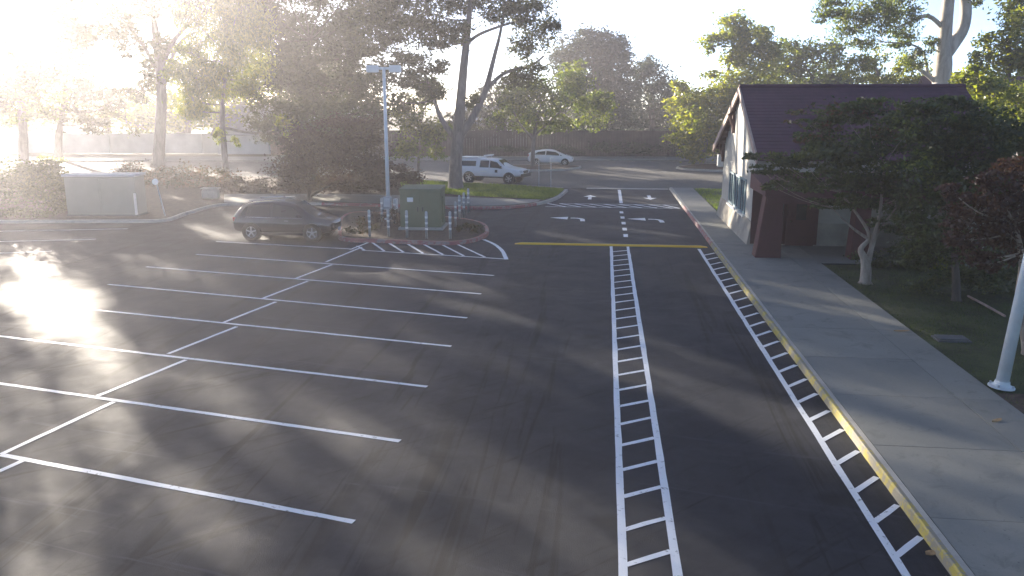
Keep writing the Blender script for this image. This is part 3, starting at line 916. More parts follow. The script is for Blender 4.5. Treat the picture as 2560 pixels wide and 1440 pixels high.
# little litter
def litter(name, u, v, z, lab, sx, sy, rot):
    c = g(u, v, z)
    mb = MB()
    n = 7
    pts = []
    for k in range(n):
        t = k / (n - 1)
        wv = sy * math.sin(math.pi * t) ** .7
        pts.append((t, wv))
    vs = [(sx * (t - .5), wv, .012 + .03 * abs(t - .5)) for t, wv in pts] + [(sx * (t - .5), -wv, .005 + .02 * t) for t, wv in pts]
    mb.add(vs, [(i, i + 1, n + i + 1, n + i) for i in range(n - 1)])
    o = mb.build(name, M['dead_leaf']); o.location = c; o.rotation_euler = (0, 0, rot)
    tag(o, lab, 'fallen leaf')
litter('fallen_leaf', 2326, 1384, .004, 'single dry brown leaf lying on the asphalt at the bottom right', .17, .06, .4)
litter('fallen_leaf', 2492, 1052, .154, 'dry curled leaf on the sidewalk near the lamp post', .3, .05, .5)
litter('fallen_leaf', 2255, 828, .154, 'dark flat leaf at the lawn edge of the sidewalk', .42, .07, 0)

# ------------------------------------------------------------------ walls, hut and houses behind
def slab_wall(name, a, b_, z0, z1, th, mat, label, posts=0, postmat=None, cap=True, boards=0):
    a = Vector((a[0], a[1], 0)); b_ = Vector((b_[0], b_[1], 0))
    c = (a + b_) / 2
    d = (b_ - a); ln = d.length; ang = math.atan2(d.y, d.x)
    o = empty(name, Vector((c.x, c.y, z0)), label, 'wall' if 'wall' in name else 'fence', None, ang)
    h = z1 - z0
    if boards:
        mb = MB()
        for i in range(boards):
            w_ = ln / boards
            mb.box((-ln / 2 + w_ * (i + .5), random.uniform(-.01, .01), h / 2 + random.uniform(-.02, .02)), (w_ * .94, th, h))
        mb.build('boards', mat, o)
    else:
        mb = MB(); mb.box((0, 0, h / 2), (ln, th, h)); mb.build('panel', mat, o)
    if cap:
        mb = MB(); mb.box((0, 0, h + .05), (ln + .1, th + .12, .1)); mb.build('coping', postmat or mat, o)
    for i in range(posts):
        x = -ln / 2 + ln * (i + .5) / posts
        mb = MB(); mb.box((x, -th / 2 - .12, (h + .12) / 2), (.4 if not boards else .14, .24, h + .12)); mb.build('post', postmat or mat, o)
    return o
slab_wall('garden_wall', (-82, 98), (-33.2, 96), 0.1, 2.25, .22, M['wall_pale'], 'long pale garden wall with pilasters across the street on the left', 9)
slab_wall('wood_fence', (-27.2, 93.5), (-23.2, 93.5), .1, 2.5, .05, M['fence_wood'], 'red-brown upright board fence beside the grey garage', 3, M['fence_wood'], False, 26)
slab_wall('board_fence', (-23, 91.5), (48, 89.8), .1, 2.75, .06, M['wall_brown'], 'long dark brown board fence behind the white cars', 24, M['wall_brown'], True, 240)

def house(name, c, w_, dp, zw, zr, wallm, roofm, label, rot=0, garage=False, chimney=False):
    o = empty(name, Vector((c[0], c[1], .1)), label, 'house', None, rot)
    mb = MB()
    v = [(-w_ / 2, -dp / 2, 0), (w_ / 2, -dp / 2, 0), (w_ / 2, dp / 2, 0), (-w_ / 2, dp / 2, 0)]
    v2 = [(x, y, zw) for x, y, z in v]
    r_ = [(-w_ / 2, 0, zr), (w_ / 2, 0, zr)]
    mb.add(v + v2 + r_, [(0, 1, 5, 4), (2, 3, 7, 6), (1, 2, 6, 9, 5), (3, 0, 4, 8, 7)])
    mb.build('wall', wallm, o)
    mb = MB()
    sl = (zr - zw) / (dp / 2)
    for s in (-1, 1):
        e = dp / 2 + .5
        ze = zr - e * sl
        p = [(-w_ / 2 - .5, 0, zr + .02), (w_ / 2 + .5, 0, zr + .02), (w_ / 2 + .5, s * e, ze + .02), (-w_ / 2 - .5, s * e, ze + .02)]
        mb.hexa([Vector(q) for q in p] + [Vector((q[0], q[1], q[2] + .14)) for q in p])
    rf = mb.build('roof', roofm, o)
    if chimney:
        mb = MB(); mb.box((w_ * .2, .8, zr + .3), (.7, .7, 1.6)); mb.build('chimney', wallm, rf)
    if garage:
        mb = MB(); mb.box((.2, -dp / 2 - .02, 1.15), (w_ * .75, .06, 2.2)); mb.build('garage_door', M['wall_pale'], o)
    else:
        for x in (-w_ * .28, w_ * .22):
            mb = MB(); mb.box((x, -dp / 2 - .02, 1.7), (1.5, .08, 1.2)); wn = mb.build('window', M['trim_white'], o)
            mb = MB(); mb.box((x, -dp / 2 - .05, 1.7), (1.3, .06, 1.0)); mb.build('pane', M['glass'], wn)
    return o
house('garage_house', (-30.2, 98.2), 6.4, 8, 2.45, 5.3, M['house'], M['roof_grey'], 'low grey house with a wide pale garage door across the street', 0, True)
house('bungalow', (-24, 108), 11, 9, 3.2, 5.6, M['house'], M['roof_pale'], 'bungalow with pale shingle roof behind the wooden fence', R(8), False, True)
house('bungalow', (-2.5, 112), 9, 9, 3.0, 5.2, M['house'], M['roof_pale'], 'bungalow whose pale roof shows over the brown fence beside the tall trunk', R(-4))
house('bungalow', (40, 66), 14, 10, 3.6, 7.6, M['stucco'], M['roof'], 'house with maroon roof half hidden by trees at the right edge', R(-12))

hl, hr_ = g(170, 540, .15), g(346, 540, .15)
hc = Vector(((hl.x + hr_.x) / 2, hl.y + .55, .15))
hw = hr_.x - hl.x
hu = empty('storage_hut', hc, 'pale box-like storage hut with a flat roof on the left', 'hut')
mb = MB(); mb.box((0, 0, 1.0), (hw, 1.1, 2.0)); mb.build('wall', M['hut'], hu, bevel=.02)
mb = MB(); mb.box((0, 0, 2.06), (hw + .12, 1.3, .12)); mb.build('roof', M['wall_pale'], hu, bevel=.02)
for x in (-.9, .9):
    mb = MB(); mb.box((x, -.565, 1.0), (1.74, .03, 1.84)); mb.build('door', M['hut'], hu, bevel=.01)
mb = MB(); mb.box((hw / 2 - .05, -.62, .62), (.09, .09, 1.1)); mb.build('corner_post', M['trim_white'], hu)
mb = MB(); mb.box((0, 0, .03), (hw + .06, 1.2, .1)); mb.build('plinth', M['lid'], hu)

# white marker by the median tree is the tail of the far car
# ------------------------------------------------------------------ vehicles
def loft(st, name, mat, parent, sub=2):
    """st: x, zbot, zbelt, ztop, wb, wt (half widths)"""
    vs, fs = [], []
    nr = None
    for x, zb, zl, zt, wb, wt in st:
        half = [(0, zb), (wb * .8, zb), (wb * .97, zb + .1), (wb, zb + (zl - zb) * .55), (wb * .965, zl), (wt, zt - .07 * (1 if zt - zl > .2 else .3)), (wt * .82, zt), (0, zt + .015)]
        ring = half + [(-y, z) for y, z in half[-2:0:-1]]
        nr = len(ring)
        vs += [(x, y, z) for y, z in ring]
    n = len(st)
    for i in range(n - 1):
        for k in range(nr):
            fs.append((i * nr + k, i * nr + (k + 1) % nr, (i + 1) * nr + (k + 1) % nr, (i + 1) * nr + k))
    fs.append(tuple(range(nr)))
    fs.append(tuple((n - 1) * nr + k for k in range(nr - 1, -1, -1)))
    me = bpy.data.meshes.new(name)
    me.from_pydata(vs, [], fs)
    bm = bmesh.new(); bm.from_mesh(me); bmesh.ops.recalc_face_normals(bm, faces=bm.faces); bm.to_mesh(me); bm.free()
    o = link(name, me, mat, parent, True)
    if sub:
        md = o.modifiers.new('sub', 'SUBSURF'); md.levels = sub; md.render_levels = sub
    return o

def lerp_st(st, x):
    for a, b_ in zip(st, st[1:]):
        if a[0] <= x <= b_[0]:
            f = (x - a[0]) / (b_[0] - a[0])
            return [p + (q - p) * f for p, q in zip(a, b_)]
    return list(st[0] if x < st[0][0] else st[-1])

def side_pt(st, x, f, out):
    """point on the greenhouse side: f 0 at the belt, 1 at the roof edge"""
    _, zb, zl, zt, wb, wt = lerp_st(st, x)
    zr = zt - .07
    return wb * .965 + (wt - wb * .965) * f + out, zl + (zr - zl) * f

def side_glass(st, poly, parent, name='side_window', out=.004):
    for s in (-1, 1):
        mb = MB()
        top = []
        for x, f in poly:
            y, z = side_pt(st, x, f, out)
            top.append((x, s * y, z))
        mb.quad(*(top if s < 0 else top[::-1]))
        mb.build(name, M['glass'], parent)

def wheel(x, y, r_, w_, parent, spokes=5):
    s = 1 if y > 0 else -1
    ax = (0, s, 0)
    mb = MB(); mb.lathe((x, y - s * w_, r_), [(r_ * .62, 0), (r_ * .93, 0), (r_, w_ * .2), (r_, w_ * .8), (r_ * .93, w_), (r_ * .66, w_), (r_ * .64, w_ * .7)], 28, ax)
    wh = mb.build('wheel', M['tyre'], parent, smooth=True)
    mb = MB()
    mb.lathe((x, y - s * w_ * .35, r_), [(r_ * .64, 0), (r_ * .64, .01)], 24, ax)
    mb.build('hub_back', M['black'], wh)
    mb = MB()
    for k in range(spokes):
        a = 2 * math.pi * k / spokes + .3
        c = Vector((x + math.cos(a) * r_ * .33, y - s * w_ * .08, r_ + math.sin(a) * r_ * .33))
        mb.box(c, (r_ * .62, .03, r_ * .17), Matrix.Rotation(-a, 3, 'Y'))
    mb.lathe((x, y - s * w_ * .12, r_), [(r_ * .14, 0), (r_ * .12, .03)], 12, ax)
    n = 24
    vs, fs = [], []
    for k in range(n):
        a = 2 * math.pi * k / n
        for rr, dy in ((r_ * .58, 0.0), (r_ * .665, .012)):
            vs.append((x + math.cos(a) * rr, y - s * w_ * .06 + s * dy, r_ + math.sin(a) * rr))
    for k in range(n):
        j = (k + 1) % n
        fs.append((2 * k, 2 * k + 1, 2 * j + 1, 2 * j))
    mb.add(vs, fs)
    mb.build('rim', M['alloy'], wh)

def arch(x, y, r_, parent):
    s = 1 if y > 0 else -1
    mb = MB(); mb.lathe((x, y - s * .25, r_), [(r_ * 1.17, 0), (r_ * 1.17, .252)], 28, (0, s, 0)); mb.build('wheel_arch', M['black'], parent)

def place(name, front, rear, label, cat, group=None):
    """front / rear: ground points under the visible-side wheels"""
    d = front - rear; d.z = 0
    return math.atan2(d.y, d.x)

# dark crossover
st = [(-2.28, .52, .86, .90, .62, .56), (-2.22, .36, .90, 1.02, .80, .66), (-2.02, .30, .96, 1.34, .88, .66), (-1.62, .27, .99, 1.58, .91, .66), (-.8, .26, .98, 1.66, .92, .67), (.0, .26, .96, 1.67, .92, .67), (.5, .26, .95, 1.60, .92, .66), (.95, .26, .96, 1.33, .92, .70), (1.28, .26, .98, 1.06, .91, .80), (1.7, .28, .93, .97, .90, .78), (2.05, .32, .84, .88, .84, .70), (2.24, .40, .72, .77, .70, .58)]
fw, rw = g(781, 603), g(630, 600)
ang = place('x', fw, rw, '', '')
mid = (fw + rw) / 2
hd = Vector((math.cos(ang), math.sin(ang), 0)); lf = Vector((-hd.y, hd.x, 0))
su = empty('dark_suv', mid + lf * .9, 'dark blue crossover parked beside the planted island', 'car', None, ang)
bd = loft(st, 'body', M['car_blue'], su)
side_glass(st, [(-1.95, .12), (-1.55, .1), (-1.5, .86), (-1.62, .84)], bd)
side_glass(st, [(-1.42, .1), (-.52, .08), (-.5, .9), (-1.38, .88)], bd)
side_glass(st, [(-.42, .08), (.98, .1), (.5, .82), (-.4, .9)], bd)
mb = MB(); mb.quad((1.16, -.66, 1.13), (1.16, .66, 1.13), (.56, .55, 1.585), (.56, -.55, 1.585)); mb.build('windscreen', M['glass'], bd)
mb = MB(); mb.quad((-2.13, -.56, 1.18), (-2.13, .56, 1.18), (-1.78, .5, 1.53), (-1.78, -.5, 1.53)); mb.build('rear_window', M['glass'], bd)
for x in (1.36, -1.36):
    for y in (-.915, .915):
        arch(x, y, .355, su); wheel(x, y * 1.01, .355, .22, su)
for s in (-1, 1):
    mb = MB(); mb.hexa([Vector(p) for p in [(1.8, s * .80, .70), (2.14, s * .66, .66), (2.2, s * .42, .68), (2.0, s * .42, .72), (1.78, s * .82, .80), (2.10, s * .68, .76), (2.18, s * .42, .76), (2.0, s * .42, .82)]]); mb.build('headlight', M['headlight'], su)
    mb = MB(); mb.box((-2.16, s * .68, .88), (.12, .24, .18)); mb.build('tail_light', M['redlight'], su, bevel=.02)
    mb = MB(); mb.box((.82, s * 1.0, 1.08), (.14, .18, .13)); mb.build('mirror', M['car_blue'], su, bevel=.04)
    mb = MB(); mb.tube([(-1.5, s * .6, 1.66), (-.7, s * .61, 1.72), (.1, s * .6, 1.70)], [.018] * 3, 6); mb.build('roof_rail', M['chrome'], su)
    mb = MB(); mb.tube([(-1.6, s * .885, 1.0), (-.4, s * .905, .985), (.95, s * .9, .975)], [.012] * 3, 5); mb.build('window_trim', M['chrome'], su)
    mb = MB(); mb.box((0, s * .9, .3), (2.0, .08, .12)); mb.build('sill_trim', M['black'], su, bevel=.02)
    for x in (-.45, .5):
        mb = MB(); mb.box((x - .25, s * .925, .86), (.18, .03, .03)); mb.build('door_handle', M['chrome'], su)
mb = MB(); mb.hexa([Vector(p) for p in [(2.1, -.4, .5), (2.26, -.38, .5), (2.26, .38, .5), (2.1, .4, .5), (2.08, -.4, .7), (2.23, -.38, .7), (2.23, .38, .7), (2.08, .4, .7)]]); gr_ = mb.build('grille', M['black'], su)
mb = MB()
for z in (.55, .61, .67): mb.box((2.262, 0, z), (.02, .74, .014))
mb.build('grille_bar', M['chrome'], gr_)
mb = MB(); mb.box((2.28, -.02, .45), (.02, .32, .15)); mb.build('number_plate', M['plate'], su)

# white pickup with canopy
st = [(-2.62, .62, .98, 1.04, .86, .80), (-2.60, .50, 1.08, 1.60, .90, .72), (-2.5, .46, 1.10, 1.78, .91, .72), (-1.5, .44, 1.10, 1.80, .92, .72), (-.9, .42, 1.09, 1.79, .92, .71), (-.82, .42, 1.09, 1.79, .92, .71), (.2, .40, 1.08, 1.80, .92, .70), (.62, .40, 1.07, 1.72, .92, .69), (1.12, .40, 1.08, 1.34, .92, .76), (1.36, .42, 1.10, 1.17, .92, .82), (2.1, .48, 1.04, 1.09, .91, .80), (2.5, .55, .96, 1.0, .86, .76), (2.62, .62, .84, .88, .78, .70)]
fw, rw = g(1272, 460), g(1176, 453)
d = Vector((2.95, -1.2, 0)); ang = math.atan2(d.y, d.x)
hd = d.normalized(); lf = Vector((-hd.y, hd.x, 0))
pk = empty('pickup_truck', fw - hd * 1.62 + lf * .9, 'white double cab pickup with canopy and roof light bar behind the big trunk', 'pickup truck', None, ang)
bd = loft(st, 'body', M['car_white'], pk)
side_glass(st, [(-2.4, .2), (-1.05, .2), (-1.05, .8), (-2.3, .8)], bd)
side_glass(st, [(-.74, .1), (.0, .1), (.0, .88), (-.7, .88)], bd)
side_glass(st, [(.08, .1), (1.1, .12), (.62, .8), (.08, .88)], bd)
mb = MB(); mb.quad((1.28, -.70, 1.2), (1.28, .70, 1.2), (.68, .58, 1.7), (.68, -.58, 1.7)); mb.build('windscreen', M['glass'], bd)
for x in (1.62, -1.6):
    for y in (-.92, .92):
        arch(x, y, .39, pk); wheel(x, y * 1.01, .39, .25, pk, 6)
for s in (-1, 1):
    mb = MB(); mb.box((2.44, s * .7, .9), (.3, .26, .16)); mb.build('headlight', M['headlight'], pk, bevel=.03)
    mb = MB(); mb.box((-2.6, s * .8, .95), (.06, .16, .4)); mb.build('tail_light', M['redlight'], pk)
    mb = MB(); mb.box((1.0, s * 1.03, 1.2), (.16, .2, .18)); mb.build('mirror', M['black'], pk, bevel=.03)
    mb = MB(); mb.box((.0, s * .93, .46), (2.3, .12, .08)); mb.build('side_step', M['black'], pk)
    mb = MB(); mb.box((.62, s * .925, .9), (.2, .012, .2)); mb.build('door_emblem', M['black'], pk)
    mb = MB(); mb.box((-.4, s * .925, .86), (.5, .012, .1)); mb.build('door_decal', M['sticker'], pk)
mb = MB(); mb.box((2.6, 0, .62), (.22, 1.6, .24)); mb.build('front_bumper', M['black'], pk, bevel=.04)
mb = MB(); mb.box((2.6, 0, .86), (.08, .9, .2)); mb.build('grille', M['black'], pk, bevel=.02)
mb = MB(); mb.box((-.35, 0, 1.99), (.3, 1.3, .09)); lb = mb.build('light_bar', M['car_white'], pk, bevel=.03)
mb = MB()
for y in (-.5, .5): mb.box((-.35, y, 1.87), (.06, .06, .18))
mb.build('bar_bracket', M['galv'], lb)
mb = MB(); mb.box((-1.72, 0, 1.83), (1.65, 1.35, .06)); mb.build('canopy_roof', M['car_white'], pk, bevel=.03)

# far white hatchback
st = [(-2.2, .45, .85, .95, .70, .62), (-2.15, .32, .98, 1.12, .82, .66), (-1.7, .25, .98, 1.32, .86, .62), (-.8, .22, .96, 1.46, .87, .60), (-.1, .22, .94, 1.49, .87, .60), (.5, .22, .92, 1.38, .87, .62), (1.1, .22, .90, 1.12, .87, .70), (1.5, .24, .86, .95, .86, .74), (1.95, .3, .76, .82, .80, .66), (2.18, .38, .62, .68, .66, .56)]
fw = g(1412, 414)
ang = R(-6)
hd = Vector((math.cos(ang), math.sin(ang), 0)); lf = Vector((-hd.y, hd.x, 0))
hb = empty('white_hatchback', fw - hd * 1.35 + lf * .85, 'small white hatchback parked by the brown fence behind the median tree', 'car', None, ang)
bd = loft(st, 'body', M['car_white'], hb)
side_glass(st, [(-1.6, .15), (-.55, .1), (-.5, .86), (-1.2, .8)], bd)
side_glass(st, [(-.45, .1), (1.1, .12), (.45, .84), (-.4, .88)], bd)
mb = MB(); mb.quad((1.42, -.62, 1.0), (1.42, .62, 1.0), (.5, .5, 1.395), (.5, -.5, 1.395)); mb.build('windscreen', M['glass'], bd)
for x in (1.35, -1.35):
    for y in (-.865, .865):
        arch(x, y, .31, hb); wheel(x, y * 1.01, .31, .19, hb)
for s in (-1, 1):
    mb = MB(); mb.box((1.95, s * .62, .68), (.3, .22, .12)); mb.build('headlight', M['headlight'], hb, bevel=.03)
    mb = MB(); mb.box((-2.12, s * .66, .9), (.1, .2, .25)); mb.build('tail_light', M['redlight'], hb)
    mb = MB(); mb.box((.85, s * .95, 1.0), (.12, .16, .12)); mb.build('mirror', M['car_white'], hb, bevel=.03)
mb = MB(); mb.box((2.14, 0, .42), (.06, .9, .14)); mb.build('grille', M['black'], hb)

# ------------------------------------------------------------------ trees
LM = {
    'euc': leafmat('eucalyptus_leaves', [(0.035, 0.042, 0.020), (0.055, 0.062, 0.028), (0.085, 0.09, 0.035)], .35),
    'dark': leafmat('dense_dark_leaves', [(0.030, 0.034, 0.018), (0.045, 0.050, 0.024), (0.065, 0.070, 0.030)], .25),
    'plum': leafmat('plum_leaves', [(0.040, 0.022, 0.026), (0.055, 0.030, 0.030), (0.075, 0.05, 0.032)], .3),
    'yellow': leafmat('yellow_green_leaves', [(0.08, 0.11, 0.018), (0.15, 0.18, 0.022), (0.25, 0.25, 0.03)], .6),
    'green': leafmat('mid_green_leaves', [(0.04, 0.065, 0.018), (0.08, 0.115, 0.022), (0.16, 0.185, 0.03)], .5),
    'shade': leafmat('deep_green_leaves', [(0.034, 0.05, 0.018), (0.056, 0.078, 0.024), (0.095, 0.115, 0.034)], .4),
    'rust': leafmat('rusty_green_leaves', [(0.04, 0.05, 0.018), (0.075, 0.06, 0.025), (0.14, 0.06, 0.03)], .3, .8),
    'red': leafmat('dark_red_leaves', [(0.038, 0.018, 0.016), (0.062, 0.024, 0.02), (0.09, 0.042, 0.025)], .3, .8),
    'blue': leafmat('blue_green_leaves', [(0.025, 0.038, 0.026), (0.038, 0.055, 0.034), (0.055, 0.075, 0.042)], .2),
}
BK = {'pale': bark('pale_bark', (0.28, 0.24, 0.2), (0.55, 0.5, 0.44), 2.0), 'grey': bark('grey_bark', (0.11, 0.095, 0.09), (0.22, 0.19, 0.175), 3.0), 'dark': bark('dark_bark', (0.05, 0.04, 0.035), (0.11, 0.09, 0.075), 3.0), 'tan': bark('smooth_tan_bark', (0.26, 0.2, 0.16), (0.46, 0.38, 0.31), 5.0)}

def leaf_arrays(center, rad, n, ll, lw, sub, droop, rng, tight=.24, flat=.72):
    """n leaves round sub clump centres inside an ellipsoid"""
    d = rng.normal(0, 1, (sub, 3)); d /= np.linalg.norm(d, axis=1)[:, None]
    rr = rng.uniform(.25, 1.0, sub) ** .6
    cc = d * rr[:, None] * .86
    idx = rng.integers(0, sub, n)
    sz = rng.uniform(.6, 1.3, sub) * tight
    pos = cc[idx] + rng.normal(0, 1, (n, 3)) * sz[idx][:, None] * np.array([1, 1, flat])
    pos = pos * np.array(rad) + np.array(center)
    a = rng.normal(0, 1, (n, 3)); a[:, 2] = a[:, 2] * .6 - droop
    a /= np.linalg.norm(a, axis=1)[:, None]
    b_ = np.cross(a, rng.normal(0, 1, (n, 3)))
    b_ /= np.linalg.norm(b_, axis=1)[:, None] + 1e-9
    s = rng.uniform(.6, 1.3, n)
    l_ = a * (ll * s / 2)[:, None]; w_ = b_ * (lw * s / 2)[:, None]
    nrm = np.cross(a, b_) * (ll * s * .12)[:, None]
    v = np.empty((n, 4, 3))
    v[:, 0] = pos - l_; v[:, 1] = pos + w_ + nrm; v[:, 2] = pos + l_; v[:, 3] = pos - w_ + nrm
    return v, cc * np.array(rad) + np.array(center)

def leaf_mesh(name, v, mat, parent):
    n = len(v)
    me = bpy.data.meshes.new(name)
    me.vertices.add(n * 4); me.loops.add(n * 4); me.polygons.add(n)
    me.vertices.foreach_set('co', v.reshape(-1).astype(np.float32))
    me.loops.foreach_set('vertex_index', np.arange(n * 4, dtype=np.int32))
    me.polygons.foreach_set('loop_start', np.arange(0, n * 4, 4, dtype=np.int32))
    me.polygons.foreach_set('loop_total', np.full(n, 4, dtype=np.int32))
    me.update()
    return link(name, me, mat, parent)

LEAVES = [0]
COVER = 2.5
GROW = 1.15
def tree(name, label, cat, Y, base, trunks, blobs, leaf, barkm, ll=.3, lw=.13, cover=1.6, droop=.3, group=None, seed=1, subk=1.0, depth=.9, zbase=.12, tight=.24, jit=.45, extra=None, flat=.72):
    """trunks: list of [(u, v, width px)...]; blobs: (u, v, ru, rv[, dY])"""
    rng = np.random.default_rng(seed)
    b0 = g(base[0], base[1], zbase) if base[1] > 260 else P(base[0], base[1], Y)
    if Y is None: Y = b0.y
    b0 = Vector((b0.x, Y, zbase)) if abs(b0.y - Y) > 1 else b0
    root = empty(name, b0, label, cat, group)
    k = pxm(Y)
    tm = MB(b0)
    tpts = []
    for ti, tr_ in enumerate(trunks):
        pts, rad = [], []
        dy0 = 0.0
        for i, q in enumerate(tr_):
            p = P(q[0], q[1], Y + (q[3] if len(q) > 3 else 0))
            if i == 0 and ti == 0:
                p = Vector((p.x, p.y, zbase - .05))
            pts.append(p); rad.append(q[2] * k / 2)
        sp_ = spline(pts, 4, False)
        rr = np.interp(np.linspace(0, len(pts) - 1, len(sp_)), range(len(pts)), rad)
        rr = list(rr)
        if ti == 0:
            rr[0] *= 1.35
        tm.tube(sp_, rr, 10)
        tpts += [(p, r_) for p, r_ in zip(sp_, rr)]
    allv = []
    for bi, q in enumerate(blobs):
        u, v, ru, rv = q[0], q[1], q[2] * GROW, q[3] * GROW
        dy = q[4] if len(q) > 4 else rng.normal(0, jit) * ru * k
        rx, rz = ru * k, rv * k
        ry = (rx + rz) / 2 * depth
        c = P(u, v, Y + dy)
        area = math.pi * max(rx, ry) * rz
        n = int(COVER * cover * area / (ll * lw * .5))
        sub = max(5, int(subk * 14 * (rx * rz) ** .35))
        vv, cc = leaf_arrays(c, (rx, ry, rz), n, ll, lw, sub, droop, rng, tight, flat)
        allv.append(vv)
        # limb from the nearest trunk point below to this clump, twigs to its sub clumps
        cand = [(p - c).length + (3 if p.z > c.z + .3 else 0) for p, r_ in tpts]
        p, r_ = tpts[int(np.argmin(cand))]
        mid = (p + c) / 2 + Vector((rng.normal(0, .12), rng.normal(0, .12), -.06 - .05 * abs((p - c).x))) * (p - c).length * .35
        r0 = min(r_ * .55, max(.02, .035 * (p - c).length))
        tm.tube(spline([p, mid, c], 4, False), list(np.linspace(r0, r0 * .35, 9)), 6, False)
        for w_ in cc[:: max(1, len(cc) // 7)]:
            w_ = Vector(w_)
            m2 = (c + w_) / 2 + Vector(rng.normal(0, .08, 3)) * (w_ - c).length
            tm.tube([mid.lerp(c, .75), m2, w_], [r0 * .35, r0 * .22, r0 * .08], 4, False)
    tm.build('trunk', BK[barkm], root, smooth=True)
    av = np.concatenate(allv) - np.array(b0)
    LEAVES[0] += len(av)
    leaf_mesh('crown', av, LM[leaf], root)
    if extra:
        ll2, lw2, cov2, leaf2, bl2 = extra
        av = []
        for u, v, ru, rv in bl2:
            rx, rz = ru * k, rv * k; ry = (rx + rz) / 2
            c = P(u, v, Y - ry * .6)
            n = int(cov2 * math.pi * rx * rz / (ll2 * lw2 * .5))
            av.append(leaf_arrays(c, (rx, ry, rz), n, ll2, lw2, max(4, int(10 * (rx * rz) ** .35)), droop, rng, tight)[0])
        av = np.concatenate(av) - np.array(b0)
        leaf_mesh('leaves', av, LM[leaf2], root)
    return root

# big eucalyptus in the middle
tree('eucalyptus_tree', 'huge eucalyptus with a thick pale forking trunk in front of the pickup', 'tree', 55.3, (1138, 472),
     [[(1139, 472, 46), (1139, 445, 36), (1140, 400, 32), (1146, 330, 30), (1152, 250, 25), (1160, 160, 21), (1168, 90, 17), (1175, 10, 12), (1180, -80, 8)],
      [(1146, 350, 22), (1180, 295, 20), (1212, 230, 16), (1236, 140, 11), (1250, 85, 8), (1262, 20, 5)],
      [(1212, 228, 12), (1262, 182, 9), (1325, 165, 7), (1360, 140, 4)],
      [(1143, 352, 16), (1105, 300, 13), (1080, 235, 9), (1060, 180, 5)],
      [(1166, 110, 10), (1200, 85, 8), (1262, 62, 6), (1310, 50, 4)]],
     [(930, 20, 60, 50), (1000, 15, 75, 55), (1000, 85, 60, 35), (1085, 35, 75, 60), (1100, 105, 55, 32), (1055, 165, 60, 28), (1170, 0, 65, 40), (1255, 25, 65, 45), (1335, 35, 50, 50), (1375, 70, 25, 35),
      (1320, 110, 50, 36), (1335, 180, 55, 26), (1288, 205, 38, 20), (1150, 75, 45, 25), (960, -60, 80, 50), (1080, -70, 90, 50), (1210, -80, 90, 50), (1330, -60, 70, 50), (1010, 140, 40, 22), (1085, 232, 40, 30), (1180, 255, 26, 22), (940, 110, 50, 40), (960, 180, 50, 34), (1030, 205, 44, 26), (1000, 255, 36, 26), (900, 60, 50, 40), (1100, 170, 30, 20)],
     'euc', 'grey', .27, .11, 1.3, .5, None, 2, 1.4)
tree('broad_tree', 'dense dark broad tree filling the upper left centre above the parked car', 'tree', 66, (762, 446),
     [[(765, 446, 30), (765, 380, 26), (760, 300, 22), (765, 200, 17), (775, 100, 10)]],
     [(700, 110, 60, 85), (780, 50, 85, 80), (620, 60, 50, 50), (660, 20, 50, 40), (850, 130, 50, 70), (715, 230, 75, 75), (810, 245, 80, 70), (870, 50, 45, 50), (760, -50, 120, 60), (880, -40, 70, 45), (880, 220, 45, 50), (660, 300, 40, 40), (800, 320, 90, 40), (740, 160, 60, 60), (940, 200, 45, 40), (930, 270, 40, 40), (905, 130, 36, 34), (690, 330, 50, 30), (700, -120, 90, 55), (820, -150, 90, 55)],
     'dark', 'dark', .26, .14, 1.5, .2, None, 3, 1.1, .9, .12, .19)
tree('plum_tree', 'low spreading dark plum-leaved tree beside the parking lot light', 'tree', 48.6, (776, 506),
     [[(776, 508, 14), (774, 480, 11), (785, 440, 9), (800, 390, 6)], [(776, 485, 8), (750, 455, 6), (725, 430, 4)], [(776, 490, 8), (830, 460, 6), (890, 425, 4)]],
     [(800, 395, 80, 60), (895, 395, 75, 50), (730, 425, 55, 32), (955, 425, 55, 26), (850, 335, 90, 45), (920, 330, 55, 40), (830, 455, 100, 26), (740, 462, 50, 18), (905, 470, 60, 14), (760, 350, 50, 40), (1010, 440, 40, 18), (900, 450, 60, 22)],
     'plum', 'dark', .17, .09, 1.7, .15, None, 4, 1.2)
tree('eucalyptus_tree', 'tall pale sunlit eucalyptus at the upper left with bare side branches', 'tree', 75, (396, 428),
     [[(396, 428, 30), (400, 330, 27), (404, 230, 25), (395, 130, 22), (385, 50, 16), (380, -60, 10)], [(402, 170, 14), (440, 95, 11), (490, 45, 8), (540, 15, 5)], [(402, 210, 10), (455, 100, 8), (520, 75, 5)], [(400, 190, 12), (350, 100, 9), (300, 40, 5)]],
     [(200, 70, 55, 40), (130, 100, 60, 36), (180, 10, 55, 40), (110, 20, 45, 36), (300, 50, 60, 45), (370, 20, 60, 40), (330, 110, 50, 35), (420, 120, 40, 40), (530, 20, 50, 30), (590, 40, 45, 40), (560, -50, 70, 40), (400, -60, 90, 50), (290, -40, 80, 50), (470, 0, 30, 22), (300, -130, 80, 50), (420, -150, 90, 55), (540, -140, 80, 50), (620, -70, 50, 50), (385, 180, 40, 40), (340, 230, 40, 36)],
     'euc', 'grey', .42, .17, 1.2, .5, None, 5, 1.0, .9, .12, .2)
